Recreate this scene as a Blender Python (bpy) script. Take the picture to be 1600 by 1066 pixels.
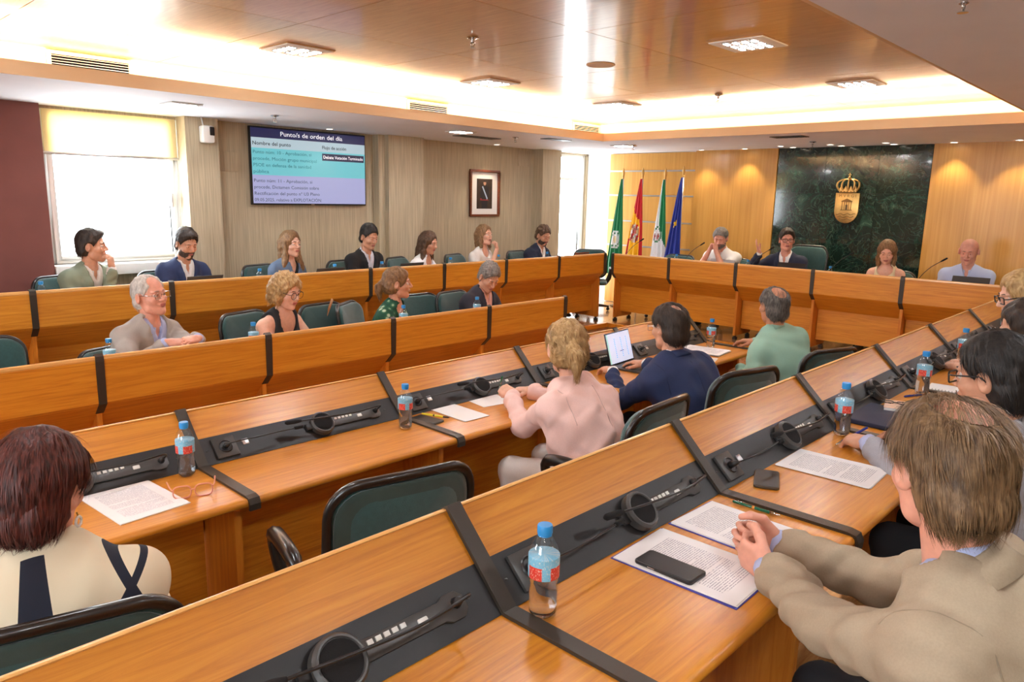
import bpy, bmesh, math, random
import numpy as np
from mathutils import Vector, Matrix
random.seed(7); RNG = np.random.RandomState(11)
for o in list(bpy.data.objects): bpy.data.objects.remove(o)
SC = bpy.context.scene
COL = SC.collection
PI = math.pi

# ------------------------------------------------------------------ camera
CZ = 1.82
def cam_axes(yaw, pitch, roll):
    fwd = Vector((math.cos(pitch)*math.cos(yaw), math.cos(pitch)*math.sin(yaw), -math.sin(pitch)))
    right = Vector((math.sin(yaw), -math.cos(yaw), 0)); up = right.cross(fwd)
    r2 = right*math.cos(roll)+up*math.sin(roll); u2 = up*math.cos(roll)-right*math.sin(roll)
    return r2, u2, fwd
cr, cu, cf = cam_axes(0.7586, 0.1934, 0.0215)
cd = bpy.data.cameras.new('camera'); cam = bpy.data.objects.new('camera', cd); COL.objects.link(cam)
cd.sensor_width = 36; cd.lens = 1150.8/1600*36; cd.clip_start = 0.05; cd.clip_end = 200
cam.matrix_world = Matrix(((cr.x, cu.x, -cf.x, 0), (cr.y, cu.y, -cf.y, 0), (cr.z, cu.z, -cf.z, CZ), (0, 0, 0, 1)))
SC.camera = cam

# ------------------------------------------------------------------ view, sky and lights
vs = SC.view_settings
vs.view_transform = 'Standard'; vs.look = 'None'; vs.gamma = 1.0; vs.use_curve_mapping = False
vs.exposure = -0.2
wd = bpy.data.worlds.new('sky'); SC.world = wd; wd.use_nodes = True
wn = wd.node_tree; bg = wn.nodes['Background']
bg.inputs['Color'].default_value = (0.86, 0.94, 1.0, 1); bg.inputs['Strength'].default_value = 22.0
def area(name, loc, size, power, color=(1, 1, 1), rot=(0, 0, 0), spread=None):
    l = bpy.data.lights.new(name, 'AREA'); l.shape = 'RECTANGLE'; l.size, l.size_y = size; l.energy = power; l.color = color
    if spread: l.spread = spread
    o = bpy.data.objects.new(name, l); COL.objects.link(o); o.location = loc; o.rotation_euler = rot
    return o
WARM = (1.0, 0.90, 0.68); NEUT = (1.0, 0.95, 0.88)
COVE = 26.0
# LED strips lying in the cove troughs, shining up
area('cove_light_left', (3.0, 6.07, 2.63), (10.4, 0.10), COVE*10.4, WARM, (PI, 0, 0))
area('cove_light_far', (7.93, 3.5, 2.63), (0.10, 4.9), COVE*4.9, WARM, (PI, 0, 0))
area('cove_light_right', (2.8, 0.93, 2.63), (9.8, 0.10), COVE*.45*9.8, WARM, (PI, 0, 0))
def portal(name, loc, size, rot):
    o = area(name, loc, size, 1, rot=rot); o.data.cycles.is_portal = True
    return o
portal('window_portal', (2.58, 7.80, 1.75), (1.1, 1.5), (-PI/2, 0, 0))
portal('glass_door_portal', (9.38, 7.80, 1.4), (0.7, 2.2), (-PI/2, 0, 0))
portal('added_window_portal', (-3.02, 4.2, 1.75), (1.5, 1.5), (0, -PI/2, 0)); portal('added_window_portal', (-3.02, 0.4, 1.75), (1.5, 1.5), (0, -PI/2, 0))  # last two serve the unseen rear windows added for daylight
# ceiling luminaires (the panels themselves are built below)
LUM_WOOD = [(2.89, 4.87), (4.74, 4.82), (6.60, 4.80), (4.56, 2.33), (6.56, 2.36), (2.6, 2.33), (0.9, 4.87), (0.7, 2.33), (-1.2, 4.87), (-1.2, 2.33)]
LUM_SOFF = [(2.72, 6.45), (5.75, 6.30), (8.36, 5.95), (1.6, -0.25), (3.6, -0.25), (5.6, 0.15), (7.9, 0.1), (-0.4, -0.25)]
SPOTS = [(9.5, 5.43), (9.55, 4.81), (9.55, 4.15), (9.55, 3.54), (9.55, 2.94), (9.55, 2.31), (9.5, 1.69), (9.5, 0.95), (9.3, 4.2), (9.3, 3.58), (9.3, 2.95), (4.75, 7.38), (7.42, 7.40)]
for (x, y) in SPOTS:
    l = bpy.data.lights.new('downlight_lamp', 'SPOT'); l.energy = 26; l.color = (1, .84, .6); l.spot_size = 1.5; l.spot_blend = 0.5; l.shadow_soft_size = 0.03
    o = bpy.data.objects.new('downlight_lamp', l); COL.objects.link(o); o.location = (x, y, 2.50)

# ------------------------------------------------------------------ materials
MATS = {}
def setin(b, **k):
    for n, v in k.items():
        n = n.replace('_', ' ')
        if n in b.inputs:
            b.inputs[n].default_value = (*v, 1) if isinstance(v, (tuple, list)) and len(v) == 3 and len(b.inputs[n].default_value) == 4 else v
def lin(r, g, b):
    f = lambda c: ((c/255+.055)/1.055)**2.4 if c > 10 else c/255/12.92
    return (f(r), f(g), f(b))
def mat(name, col, rough=0.5, metal=0.0, coat=0.0, noise=0.0, nscale=30, bump=0.0, bscale=200, **kw):
    """principled material with a little procedural variation"""
    m = bpy.data.materials.new(name); m.use_nodes = True; nt = m.node_tree; b = nt.nodes['Principled BSDF']
    setin(b, Base_Color=col, Roughness=rough, Metallic=metal, Coat_Weight=coat, **kw)
    tc = nt.nodes.new('ShaderNodeTexCoord')
    if noise:
        n = nt.nodes.new('ShaderNodeTexNoise'); n.inputs['Scale'].default_value = nscale; n.inputs['Detail'].default_value = 4
        nt.links.new(tc.outputs['Object'], n.inputs['Vector'])
        mr = nt.nodes.new('ShaderNodeMapRange'); mr.inputs[1].default_value = .3; mr.inputs[2].default_value = .7
        mr.inputs[3].default_value = 1-noise; mr.inputs[4].default_value = 1+noise
        nt.links.new(n.outputs['Fac'], mr.inputs[0])
        mx = nt.nodes.new('ShaderNodeVectorMath'); mx.operation = 'SCALE'; mx.inputs[0].default_value = col
        nt.links.new(mr.outputs[0], mx.inputs['Scale']); nt.links.new(mx.outputs[0], b.inputs['Base Color'])
    if bump:
        n2 = nt.nodes.new('ShaderNodeTexNoise'); n2.inputs['Scale'].default_value = bscale; n2.inputs['Detail'].default_value = 3
        nt.links.new(tc.outputs['Object'], n2.inputs['Vector'])
        bp = nt.nodes.new('ShaderNodeBump'); bp.inputs['Strength'].default_value = bump; bp.inputs['Distance'].default_value = 0.004
        nt.links.new(n2.outputs['Fac'], bp.inputs['Height']); nt.links.new(bp.outputs[0], b.inputs['Normal'])
    MATS[name] = m; return m
def ramp(nt, stops):
    r = nt.nodes.new('ShaderNodeValToRGB'); e = r.color_ramp.elements
    while len(e) < len(stops): e.new(0.5)
    for el, (p, c) in zip(e, stops): el.position = p; el.color = (*c, 1)
    return r
def wood(name, c1, c2, c3, stretch=(1.2, 22, 22), rough=0.3, coat=0.3, coat_rough=0.12, dist=2.0, rand=0.10):
    """veneer: long grain along the axis with the small stretch value; tone shifts a little from piece to piece"""
    m = bpy.data.materials.new(name); m.use_nodes = True; nt = m.node_tree; b = nt.nodes['Principled BSDF']
    setin(b, Roughness=rough, Coat_Weight=coat, Coat_Roughness=coat_rough)
    tc = nt.nodes.new('ShaderNodeTexCoord'); oi = nt.nodes.new('ShaderNodeObjectInfo')
    ad = nt.nodes.new('ShaderNodeVectorMath'); ad.operation = 'MULTIPLY_ADD'; ad.inputs[1].default_value = (1, 1, 1)
    sc = nt.nodes.new('ShaderNodeVectorMath'); sc.operation = 'SCALE'; sc.inputs[0].default_value = (37, 53, 71)
    nt.links.new(oi.outputs['Random'], sc.inputs['Scale']); nt.links.new(tc.outputs['Object'], ad.inputs[0]); nt.links.new(sc.outputs[0], ad.inputs[2])
    mp = nt.nodes.new('ShaderNodeMapping'); mp.inputs['Scale'].default_value = stretch; nt.links.new(ad.outputs[0], mp.inputs['Vector'])
    n = nt.nodes.new('ShaderNodeTexNoise'); n.inputs['Scale'].default_value = 1.6; n.inputs['Detail'].default_value = 7; n.inputs['Roughness'].default_value = .62; n.inputs['Distortion'].default_value = dist
    nt.links.new(mp.outputs[0], n.inputs['Vector'])
    r = ramp(nt, [(.28, c1), (.5, c2), (.74, c3)]); nt.links.new(n.outputs['Fac'], r.inputs[0])
    mr = nt.nodes.new('ShaderNodeMapRange'); mr.inputs[3].default_value = 1-rand; mr.inputs[4].default_value = 1+rand; nt.links.new(oi.outputs['Random'], mr.inputs[0])
    mx = nt.nodes.new('ShaderNodeVectorMath'); mx.operation = 'SCALE'; nt.links.new(r.outputs[0], mx.inputs[0]); nt.links.new(mr.outputs[0], mx.inputs['Scale'])
    nt.links.new(mx.outputs[0], b.inputs['Base Color'])
    n2 = nt.nodes.new('ShaderNodeTexNoise'); n2.inputs['Scale'].default_value = 9; n2.inputs['Detail'].default_value = 3; nt.links.new(mp.outputs[0], n2.inputs['Vector'])
    bp = nt.nodes.new('ShaderNodeBump'); bp.inputs['Strength'].default_value = .05; bp.inputs['Distance'].default_value = .002
    nt.links.new(n2.outputs['Fac'], bp.inputs['Height']); nt.links.new(bp.outputs[0], b.inputs['Normal'])
    MATS[name] = m; return m
def emis(name, col, s, base=None):
    m = bpy.data.materials.new(name); m.use_nodes = True; b = m.node_tree.nodes['Principled BSDF']
    setin(b, Base_Color=base or col, Roughness=.4, Emission_Color=col, Emission_Strength=s); MATS[name] = m; return m
BEECH = [lin(182, 107, 22), lin(205, 130, 32), lin(219, 150, 46)]
wood('desk_wood', *BEECH, stretch=(1.0, 20, 20), rough=.42, coat=.25, coat_rough=.22, rand=.05)
wood('desk_wood_upright', *[lin(186, 102, 26), lin(207, 124, 36), lin(221, 144, 52)], stretch=(16, 16, 1.0), rough=.36, coat=.3, rand=.06)
wood('edge_wood', lin(222, 160, 84), lin(232, 176, 104), lin(240, 190, 122), stretch=(1.0, 30, 30), rough=.28, coat=.5, rand=.02)
wood('ceiling_wood', lin(164, 114, 58), lin(182, 130, 70), lin(198, 148, 88), stretch=(14, 1.0, 8), rough=.34, coat=.5, coat_rough=.08, dist=3.0, rand=.09)
wood('wall_wood', lin(192, 134, 52), lin(205, 148, 64), lin(216, 162, 78), stretch=(18, 18, .35), rough=.38, coat=.25, coat_rough=.2, dist=.6, rand=.03)
wood('parquet', lin(150, 100, 58), lin(178, 126, 78), lin(198, 150, 100), stretch=(1.3, 14, 14), rough=.22, coat=.5, coat_rough=.08, rand=.12)
mat('soffit_white', lin(242, 244, 252), .75, noise=.02, nscale=3)
mat('fascia_cream', lin(222, 190, 148), .7, noise=.02, nscale=3)
mat('cove_cream', lin(248, 232, 196), .8, noise=.01)
mat('maroon_wall', lin(126, 74, 66), .85, noise=.06, nscale=4, bump=.1, bscale=300)
mat('white_paint', lin(244, 242, 236), .55, noise=.01)
mat('window_frame_white', lin(240, 238, 232), .4)
mat('black_strap', lin(64, 56, 48), .42, metal=.35, bump=.15, bscale=900)
mat('black_console', lin(27, 26, 27), .42, noise=.05, nscale=12, bump=.12, bscale=900)
mat('black_plastic', lin(28, 27, 28), .35, noise=.05)
mat('grey_plastic', lin(64, 62, 60), .38, noise=.04)
mat('white_button', lin(222, 222, 216), .4)
mat('foam_black', lin(22, 21, 22), .95, bump=.5, bscale=900)
mat('chrome', lin(210, 210, 212), .15, metal=1.0)
mat('aluminium', lin(206, 206, 208), .28, metal=.9)
mat('gold', lin(206, 164, 98), .34, metal=.85, noise=.1, nscale=20)
mat('gold_dark', lin(120, 88, 46), .45, metal=.6)
mat('chair_green', lin(36, 74, 72), .9, noise=.12, nscale=60, bump=.4, bscale=700, Sheen_Weight=.5)
mat('chair_green_back', lin(42, 62, 56), .85, noise=.15, nscale=14, bump=.2, bscale=600, Sheen_Weight=.3)
mat('chair_black', lin(24, 21, 20), .3, coat=.3)
mat('paper', lin(240, 236, 232), .8)
mat('dark_slot', lin(26, 25, 28), .7)
mat('grille_shade', (.003, .003, .004), 1.0, Specular_IOR_Level=0.0)  # near-black colour stands in for the shaded depth behind the slats
mat('white_lacquer', lin(236, 232, 226), .45)
mat('glass_phone', lin(24, 20, 19), .42, Specular_IOR_Level=.35)

def wallpaper(name, c):
    m = bpy.data.materials.new(name); m.use_nodes = True; nt = m.node_tree; b = nt.nodes['Principled BSDF']; setin(b, Roughness=.85)
    tc = nt.nodes.new('ShaderNodeTexCoord'); mp = nt.nodes.new('ShaderNodeMapping'); mp.inputs['Scale'].default_value = (95, 95, 2.5)
    n = nt.nodes.new('ShaderNodeTexNoise'); n.inputs['Scale'].default_value = 1; n.inputs['Detail'].default_value = 2
    nt.links.new(tc.outputs['Object'], mp.inputs[0]); nt.links.new(mp.outputs[0], n.inputs['Vector'])
    r = ramp(nt, [(.3, tuple(x*.80 for x in c)), (.7, tuple(min(1, x*1.12) for x in c))]); nt.links.new(n.outputs['Fac'], r.inputs[0]); nt.links.new(r.outputs[0], b.inputs['Base Color'])
    MATS[name] = m
wallpaper('beige_paper', lin(190, 174, 146))
def marble(name):
    m = bpy.data.materials.new(name); m.use_nodes = True; nt = m.node_tree; b = nt.nodes['Principled BSDF']; setin(b, Roughness=.12, Coat_Weight=.4, Coat_Roughness=.04)
    tc = nt.nodes.new('ShaderNodeTexCoord'); oi = nt.nodes.new('ShaderNodeObjectInfo')
    ad = nt.nodes.new('ShaderNodeVectorMath'); ad.operation = 'MULTIPLY_ADD'; ad.inputs[1].default_value = (1, 1, 1)
    sc = nt.nodes.new('ShaderNodeVectorMath'); sc.operation = 'SCALE'; sc.inputs[0].default_value = (7, 9, 5)
    nt.links.new(oi.outputs['Random'], sc.inputs['Scale']); nt.links.new(tc.outputs['Object'], ad.inputs[0]); nt.links.new(sc.outputs[0], ad.inputs[2])
    n = nt.nodes.new('ShaderNodeTexNoise'); n.inputs['Scale'].default_value = 3.2; n.inputs['Detail'].default_value = 10; n.inputs['Roughness'].default_value = .68; n.inputs['Distortion'].default_value = 1.6
    nt.links.new(ad.outputs[0], n.inputs['Vector'])
    r = ramp(nt, [(.36, lin(16, 28, 24)), (.54, lin(28, 46, 39)), (.64, lin(44, 68, 57)), (.76, lin(88, 116, 100))]); nt.links.new(n.outputs['Fac'], r.inputs[0])
    v = nt.nodes.new('ShaderNodeTexNoise'); v.inputs['Scale'].default_value = 4.5; v.inputs['Detail'].default_value = 9; v.inputs['Distortion'].default_value = 2.6
    nt.links.new(ad.outputs[0], v.inputs['Vector'])
    r2 = ramp(nt, [(.485, (0, 0, 0)), (.5, (1, 1, 1)), (.515, (0, 0, 0))]); nt.links.new(v.outputs['Fac'], r2.inputs[0])
    mx = nt.nodes.new('ShaderNodeMix'); mx.data_type = 'RGBA'; mx.inputs[7].default_value = (*lin(128, 150, 132), 1)
    nt.links.new(r.outputs[0], mx.inputs[6])
    ml = nt.nodes.new('ShaderNodeMath'); ml.operation = 'MULTIPLY'; ml.inputs[1].default_value = .22; nt.links.new(r2.outputs[0], ml.inputs[0]); nt.links.new(ml.outputs[0], mx.inputs[0])
    nt.links.new(mx.outputs[2], b.inputs['Base Color']); MATS[name] = m
marble('green_marble')
def glassy(name, col=(1, 1, 1), rough=.0, ior=1.45):
    m = bpy.data.materials.new(name); m.use_nodes = True; b = m.node_tree.nodes['Principled BSDF']
    setin(b, Base_Color=col, Roughness=rough, IOR=ior, Transmission_Weight=1.0); MATS[name] = m
def thin_glass(name, tint=(1, 1, 1), refl=.08):
    m = bpy.data.materials.new(name); m.use_nodes = True; nt = m.node_tree; nt.nodes.clear()
    o = nt.nodes.new('ShaderNodeOutputMaterial'); mix = nt.nodes.new('ShaderNodeMixShader'); t = nt.nodes.new('ShaderNodeBsdfTransparent'); g = nt.nodes.new('ShaderNodeBsdfGlossy')
    t.inputs[0].default_value = (*tint, 1); g.inputs['Roughness'].default_value = .02; mix.inputs[0].default_value = refl
    nt.links.new(t.outputs[0], mix.inputs[1]); nt.links.new(g.outputs[0], mix.inputs[2]); nt.links.new(mix.outputs[0], o.inputs[0]); MATS[name] = m
thin_glass('bottle_plastic', (.965, .985, 1.0), .10); glassy('water', (.98, .99, 1.0), 0, 1.25); thin_glass('window_glass'); thin_glass('lens_glass', (.95, .95, .95), .06)
def blind_mat():
    m = bpy.data.materials.new('roller_blind'); m.use_nodes = True; nt = m.node_tree; nt.nodes.clear()
    o = nt.nodes.new('ShaderNodeOutputMaterial'); mix = nt.nodes.new('ShaderNodeMixShader'); d = nt.nodes.new('ShaderNodeBsdfDiffuse'); t = nt.nodes.new('ShaderNodeBsdfTranslucent')
    d.inputs[0].default_value = (*lin(250, 240, 205), 1); t.inputs[0].default_value = (*lin(255, 238, 190), 1); mix.inputs[0].default_value = .45
    nt.links.new(d.outputs[0], mix.inputs[1]); nt.links.new(t.outputs[0], mix.inputs[2]); nt.links.new(mix.outputs[0], o.inputs[0]); MATS['roller_blind'] = m
blind_mat()
def printed(name, kind=0):
    """white sheet with rows of printed grey text (flat print, in the sheet's own coordinates)"""
    m = bpy.data.materials.new(name); m.use_nodes = True; nt = m.node_tree; b = nt.nodes['Principled BSDF']; setin(b, Roughness=.75)
    tc = nt.nodes.new('ShaderNodeTexCoord'); sp = nt.nodes.new('ShaderNodeSeparateXYZ'); nt.links.new(tc.outputs['Object'], sp.inputs[0])
    def M(op, a, bb, v=None):
        n = nt.nodes.new('ShaderNodeMath'); n.operation = op
        for i, q in enumerate((a, bb)):
            if q is None: continue
            if isinstance(q, (int, float)): n.inputs[i].default_value = q
            else: nt.links.new(q, n.inputs[i])
        return n.outputs[0]
    row = M('MULTIPLY', sp.outputs['Y'], 1/.0066); fr = M('FRACT', row, None)
    line = M('LESS_THAN', fr, .42)
    nz = nt.nodes.new('ShaderNodeTexNoise'); nz.inputs['Scale'].default_value = 1
    mp = nt.nodes.new('ShaderNodeMapping'); mp.inputs['Scale'].default_value = (210, 151, 1); nt.links.new(tc.outputs['Object'], mp.inputs[0]); nt.links.new(mp.outputs[0], nz.inputs['Vector'])
    word = M('GREATER_THAN', nz.outputs['Fac'], .43)
    inx = M('LESS_THAN', M('ABSOLUTE', sp.outputs['X'], None), .083); iny = M('LESS_THAN', M('ABSOLUTE', sp.outputs['Y'], None), .125)
    par = nt.nodes.new('ShaderNodeTexNoise'); par.inputs['Scale'].default_value = 14
    mp2 = nt.nodes.new('ShaderNodeMapping'); mp2.inputs['Scale'].default_value = (.15, 2.2, 1); nt.links.new(tc.outputs['Object'], mp2.inputs[0]); nt.links.new(mp2.outputs[0], par.inputs['Vector'])
    blk = M('GREATER_THAN', par.outputs['Fac'], .42)
    f = M('MULTIPLY', M('MULTIPLY', line, word), M('MULTIPLY', M('MULTIPLY', inx, iny), blk))
    mx = nt.nodes.new('ShaderNodeMix'); mx.data_type = 'RGBA'; mx.inputs[6].default_value = (*lin(243, 238, 236), 1); mx.inputs[7].default_value = (*lin(186, 180, 186), 1)
    nt.links.new(f, mx.inputs[0]); nt.links.new(mx.outputs[2], b.inputs['Base Color']); MATS[name] = m
printed('printed_paper')

# ------------------------------------------------------------------ mesh helpers
class MB:
    def __init__(s): s.v = []; s.f = []
    def add(s, vs, fs):
        n = len(s.v); s.v.extend([tuple(v) for v in vs]); s.f.extend([tuple(i+n for i in f) for f in fs]); return s
    def box(s, x0, x1, y0, y1, z0, z1):
        v = [(x, y, z) for z in (z0, z1) for y in (y0, y1) for x in (x0, x1)]
        return s.add(v, [(0, 2, 3, 1), (4, 5, 7, 6), (0, 1, 5, 4), (2, 6, 7, 3), (0, 4, 6, 2), (1, 3, 7, 5)])
    def prism_x(s, poly, x0, x1):
        """polygon of (y, z) swept along x"""
        n = len(poly); v = [(x0, y, z) for y, z in poly]+[(x1, y, z) for y, z in poly]
        a = sum(poly[i][0]*poly[(i+1) % n][1]-poly[(i+1) % n][0]*poly[i][1] for i in range(n))
        f = [tuple(range(n))[::-1], tuple(range(n, 2*n))]+[(i, (i+1) % n, n+(i+1) % n, n+i) for i in range(n)]
        if a < 0: f = [q[::-1] for q in f]
        return s.add(v, f)
    def prism_z(s, poly, z0, z1):
        n = len(poly); v = [(x, y, z0) for x, y in poly]+[(x, y, z1) for x, y in poly]
        a = sum(poly[i][0]*poly[(i+1) % n][1]-poly[(i+1) % n][0]*poly[i][1] for i in range(n))
        f = [tuple(range(n))[::-1], tuple(range(n, 2*n))]+[(i, (i+1) % n, n+(i+1) % n, n+i) for i in range(n)]
        if a < 0: f = [q[::-1] for q in f]
        return s.add(v, f)
    def tube(s, pts, r, n=8, cap=True, flat=1.0, closed=False):
        pts = [Vector(p) for p in pts]; m = len(pts); rr = r if isinstance(r, (list, tuple)) else [r]*m
        rings = []; prev = None
        for i, p in enumerate(pts):
            if closed: t = (pts[(i+1) % m]-pts[i-1])
            else: t = (pts[min(i+1, m-1)]-pts[max(i-1, 0)])
            t.normalize()
            if prev is None:
                a = Vector((0, 0, 1)) if abs(t.z) < .9 else Vector((1, 0, 0)); u = t.cross(a).normalized()
            else:
                u = prev-t*prev.dot(t); u.normalize()
            prev = u; w = t.cross(u)
            rings.append([p+(u*math.cos(2*PI*k/n)+w*math.sin(2*PI*k/n)*flat)*rr[i] for k in range(n)])
        v = [q for r_ in rings for q in r_]; f = []
        for i in range(m if closed else m-1):
            for k in range(n):
                a, b = i*n+k, i*n+(k+1) % n; c, d = ((i+1) % m)*n+(k+1) % n, ((i+1) % m)*n+k
                f.append((a, b, c, d))
        if cap and not closed: f += [tuple(range(n))[::-1], tuple(range((m-1)*n, m*n))]
        return s.add(v, f)
    def lathe(s, prof, n=16, c=(0, 0, 0)):
        v = [(c[0]+r*math.cos(2*PI*k/n), c[1]+r*math.sin(2*PI*k/n), c[2]+z) for r, z in prof for k in range(n)]
        f = [(i*n+k, i*n+(k+1) % n, (i+1)*n+(k+1) % n, (i+1)*n+k) for i in range(len(prof)-1) for k in range(n)]
        f += [tuple(range(n))[::-1], tuple(range((len(prof)-1)*n, len(prof)*n))]
        return s.add(v, f)
    def ball(s, c, r, n=12, m=8, sc=(1, 1, 1)):
        prof = [(max(1e-4, r*math.sin(PI*i/m)), -r*math.cos(PI*i/m)) for i in range(m+1)]
        k = MB().lathe(prof, n)
        return s.add([(c[0]+x*sc[0], c[1]+y*sc[1], c[2]+z*sc[2]) for x, y, z in k.v], k.f)
    def xf(s, M):
        s.v = [tuple(M @ Vector(v)) for v in s.v]; return s
    def mesh(s, name, material, smooth=False):
        me = bpy.data.meshes.new(name); me.from_pydata(s.v, [], s.f); me.update()
        me.materials.append(MATS[material] if isinstance(material, str) else material)
        if smooth: me.polygons.foreach_set('use_smooth', [True]*len(me.polygons))
        return me
    def build(s, name, material, parent=None, smooth=False, bevel=0, loc=None, rz=0, auto=False):
        me = s.mesh(name, material, smooth)
        if bevel:
            bm = bmesh.new(); bm.from_mesh(me)
            bmesh.ops.remove_doubles(bm, verts=bm.verts, dist=1e-6)
            eds = [e for e in bm.edges if len(e.link_faces) == 2 and e.calc_face_angle(0) > .5]
            bmesh.ops.bevel(bm, geom=eds, offset=bevel, segments=2, affect='EDGES', profile=.5)
            bm.to_mesh(me); bm.free()
        if auto or bevel:
            me.polygons.foreach_set('use_smooth', [True]*len(me.polygons))
            try: me.set_sharp_from_angle(angle=.6)
            except Exception: pass
        return link(name, me, parent, loc, rz)
def link(name, me, parent=None, loc=None, rz=0):
    o = bpy.data.objects.new(name, me); COL.objects.link(o)
    if parent is not None: o.parent = parent
    if loc is not None: o.location = loc
    if rz: o.rotation_euler = (0, 0, rz)
    return o
def empty(name, loc=(0, 0, 0), rz=0, label=None, cat=None, group=None):
    o = bpy.data.objects.new(name, None); COL.objects.link(o); o.location = loc; o.rotation_euler = (0, 0, rz); o.empty_display_size = .1
    tag(o, label, cat, group); return o
def tag(o, label=None, cat=None, group=None, kind=None):
    if label: o['label'] = label
    if cat: o['category'] = cat
    if group: o['group'] = group
    if kind: o['kind'] = kind
    return o
KIDS = {}
def copy_tree(o, parent=None):
    c = o.copy(); COL.objects.link(c)
    if parent is not None: c.parent = parent
    for ch in list(o.children): copy_tree(ch, c)
    return c
def ST(o): o['kind'] = 'structure'; return o
def rrect(w, h, r, n=6):
    out = []
    for (cx, cy, a) in ((w-r, h-r, 0), (-w+r, h-r, PI/2), (-w+r, -h+r, PI), (w-r, -h+r, 1.5*PI)):
        out += [(cx+r*math.cos(a+PI/2*i/n), cy+r*math.sin(a+PI/2*i/n)) for i in range(n+1)]
    return out
def smooth_path(p, n=8):
    """Catmull-Rom through control points"""
    P = [Vector(p[0])]+[Vector(q) for q in p]+[Vector(p[-1])]; out = []
    for i in range(1, len(P)-2):
        for k in range(n):
            t = k/n; a, b, c, d = P[i-1], P[i], P[i+1], P[i+2]
            out.append(.5*((2*b)+(c-a)*t+(2*a-5*b+4*c-d)*t*t+(3*b-a-3*c+d)*t**3))
    out.append(P[-2]); return out
# ------------------------------------------------------------------ the room shell
X0, X1, Y0, Y1 = -3.0, 9.8, -2.5, 7.66
ZS, ZW = 2.525, 2.80          # soffit underside, timber ceiling underside
PX, PYL, PYR, PH = 8.02, 5.84, 1.36, 0.17   # pit edges and platform height
ST(MB().box(X0, PX, PYR, PYL, -.1, 0).build('floor', 'parquet'))
fp = ST(MB().box(X0, X1, Y0, PYR, -.1, PH).box(X0, X1, PYL, Y1+.14, -.1, PH).box(PX, X1, PYR, PYL, -.1, PH).build('floor_platform', 'parquet'))
ST(MB().box(X0, PX+.012, PYL-.012, PYL+.03, .12, PH+.004).box(PX-.012, PX+.03, PYR, PYL, .12, PH+.004).box(X0, PX, PYR-.03, PYR+.012, .12, PH+.004).build('trim_1', 'desk_wood'))
# left wall, with two window openings
wl = ST(MB().box(X0, 1.95, Y1, Y1+.14, 0, 2.9).box(1.95, 3.2, Y1, Y1+.14, 0, 1.1).box(1.95, 3.2, Y1, Y1+.14, 2.5, 2.9).box(3.2, 9.0, Y1, Y1+.14, 0, 2.9).box(9.0, X1, Y1, Y1+.14, 2.5, 2.9).box(9.76, X1+.15, Y1, Y1+.14, 0, 2.9).build('wall_left', 'beige_paper'))
MB().box(X0, 1.95, Y1-.15, Y1, 0, ZS).build('panel', 'maroon_wall', wl)
for x0, x1 in ((3.17, 3.50), (5.62, 6.17), (8.46, 8.88)):
    MB().box(x0, x1, Y1-.20, Y1, 0, ZS).build('pilaster', 'beige_paper', wl)
MB().box(5.53, 5.62, Y1-.12, Y1, 0, ZS).build('pilaster_return', 'beige_paper', wl)
for (x, z, w, h) in ((3.66, 2.12, .26, .2), (8.25, 2.38, .25, .22)):
    MB().box(x-w/2, x+w/2, Y1-.008, Y1, z-h/2, z+h/2).build('access_cover', 'beige_paper', wl, bevel=.003)
wf = ST(MB().box(X1, X1+.15, Y0, Y1+.14, 0, 2.9).build('wall_far', 'white_paint'))
ST(MB().box(X0, X1, Y0-.14, Y0, 0, 2.9).build('wall_right', 'beige_paper'))
wbk = MB().box(X0-.14, X0, Y0-.14, Y1+.14, 0, 1.0).box(X0-.14, X0, Y0-.14, Y1+.14, 2.5, 2.9)
for a_, b_ in ((Y0-.14, -.35), (1.15, 3.45), (4.95, Y1+.14)): wbk.box(X0-.14, X0, a_, b_, 1.0, 2.5)
ST(wbk.build('wall_back', 'beige_paper'))
for n_, (a_, b_) in (('added_window_3', (-.35, 1.15)), ('added_window_4', (3.45, 4.95))):  # unseen rear windows, added to let neutral daylight in
    o_ = ST(MB().box(X0-.1, X0-.03, a_, a_+.06, 1.0, 2.5).box(X0-.1, X0-.03, b_-.06, b_, 1.0, 2.5).box(X0-.1, X0-.03, a_+.06, b_-.06, 1.0, 1.06).box(X0-.1, X0-.03, a_+.06, b_-.06, 2.44, 2.5).build(n_, 'window_frame_white'))
    MB().box(X0-.07, X0-.064, a_+.06, b_-.06, 1.06, 2.44).build('pane', 'window_glass', o_)
# far wall facing: planks between metal strips, plain panels, marble tiles
zz = [.17, .70, 1.10, 1.485, 1.88, 2.25, ZS]
for a, b in zip(zz[:-1], zz[1:]):
    MB().box(X1-.03, X1, 5.64, 7.19, a+.011, b-.011).build('panel', 'wall_wood', wf)
    if a > .2: MB().box(X1-.036, X1, 5.64, 7.19, a-.011, a+.011).build('metal_strip', 'aluminium', wf)
for y0, y1 in ((4.41, 5.635), (1.30, 2.55), (0.02, 1.295), (-1.25, .015), (-2.5, -1.255)):
    MB().box(X1-.09, X1, y0+.002, y1-.002, .17, ZS).build('panel', 'wall_wood', wf)
ty = [2.555, 3.135, 3.775, 4.405]; tz = [.17, .80, 1.375, 1.95, ZS]
tm = None
for i in range(3):
    for j in range(4):
        MB().box(-.03, .03, -(ty[i+1]-ty[i])/2+.002, (ty[i+1]-ty[i])/2-.002, -(tz[j+1]-tz[j])/2+.002, (tz[j+1]-tz[j])/2-.002).build('tile', 'green_marble', wf, loc=(X1-.045, (ty[i]+ty[i+1])/2, (tz[j]+tz[j+1])/2))
MB().box(X1-.05, X1, 2.55, 4.41, .17, ZS).build('tile_joint', 'dark_slot', wf)
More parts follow.
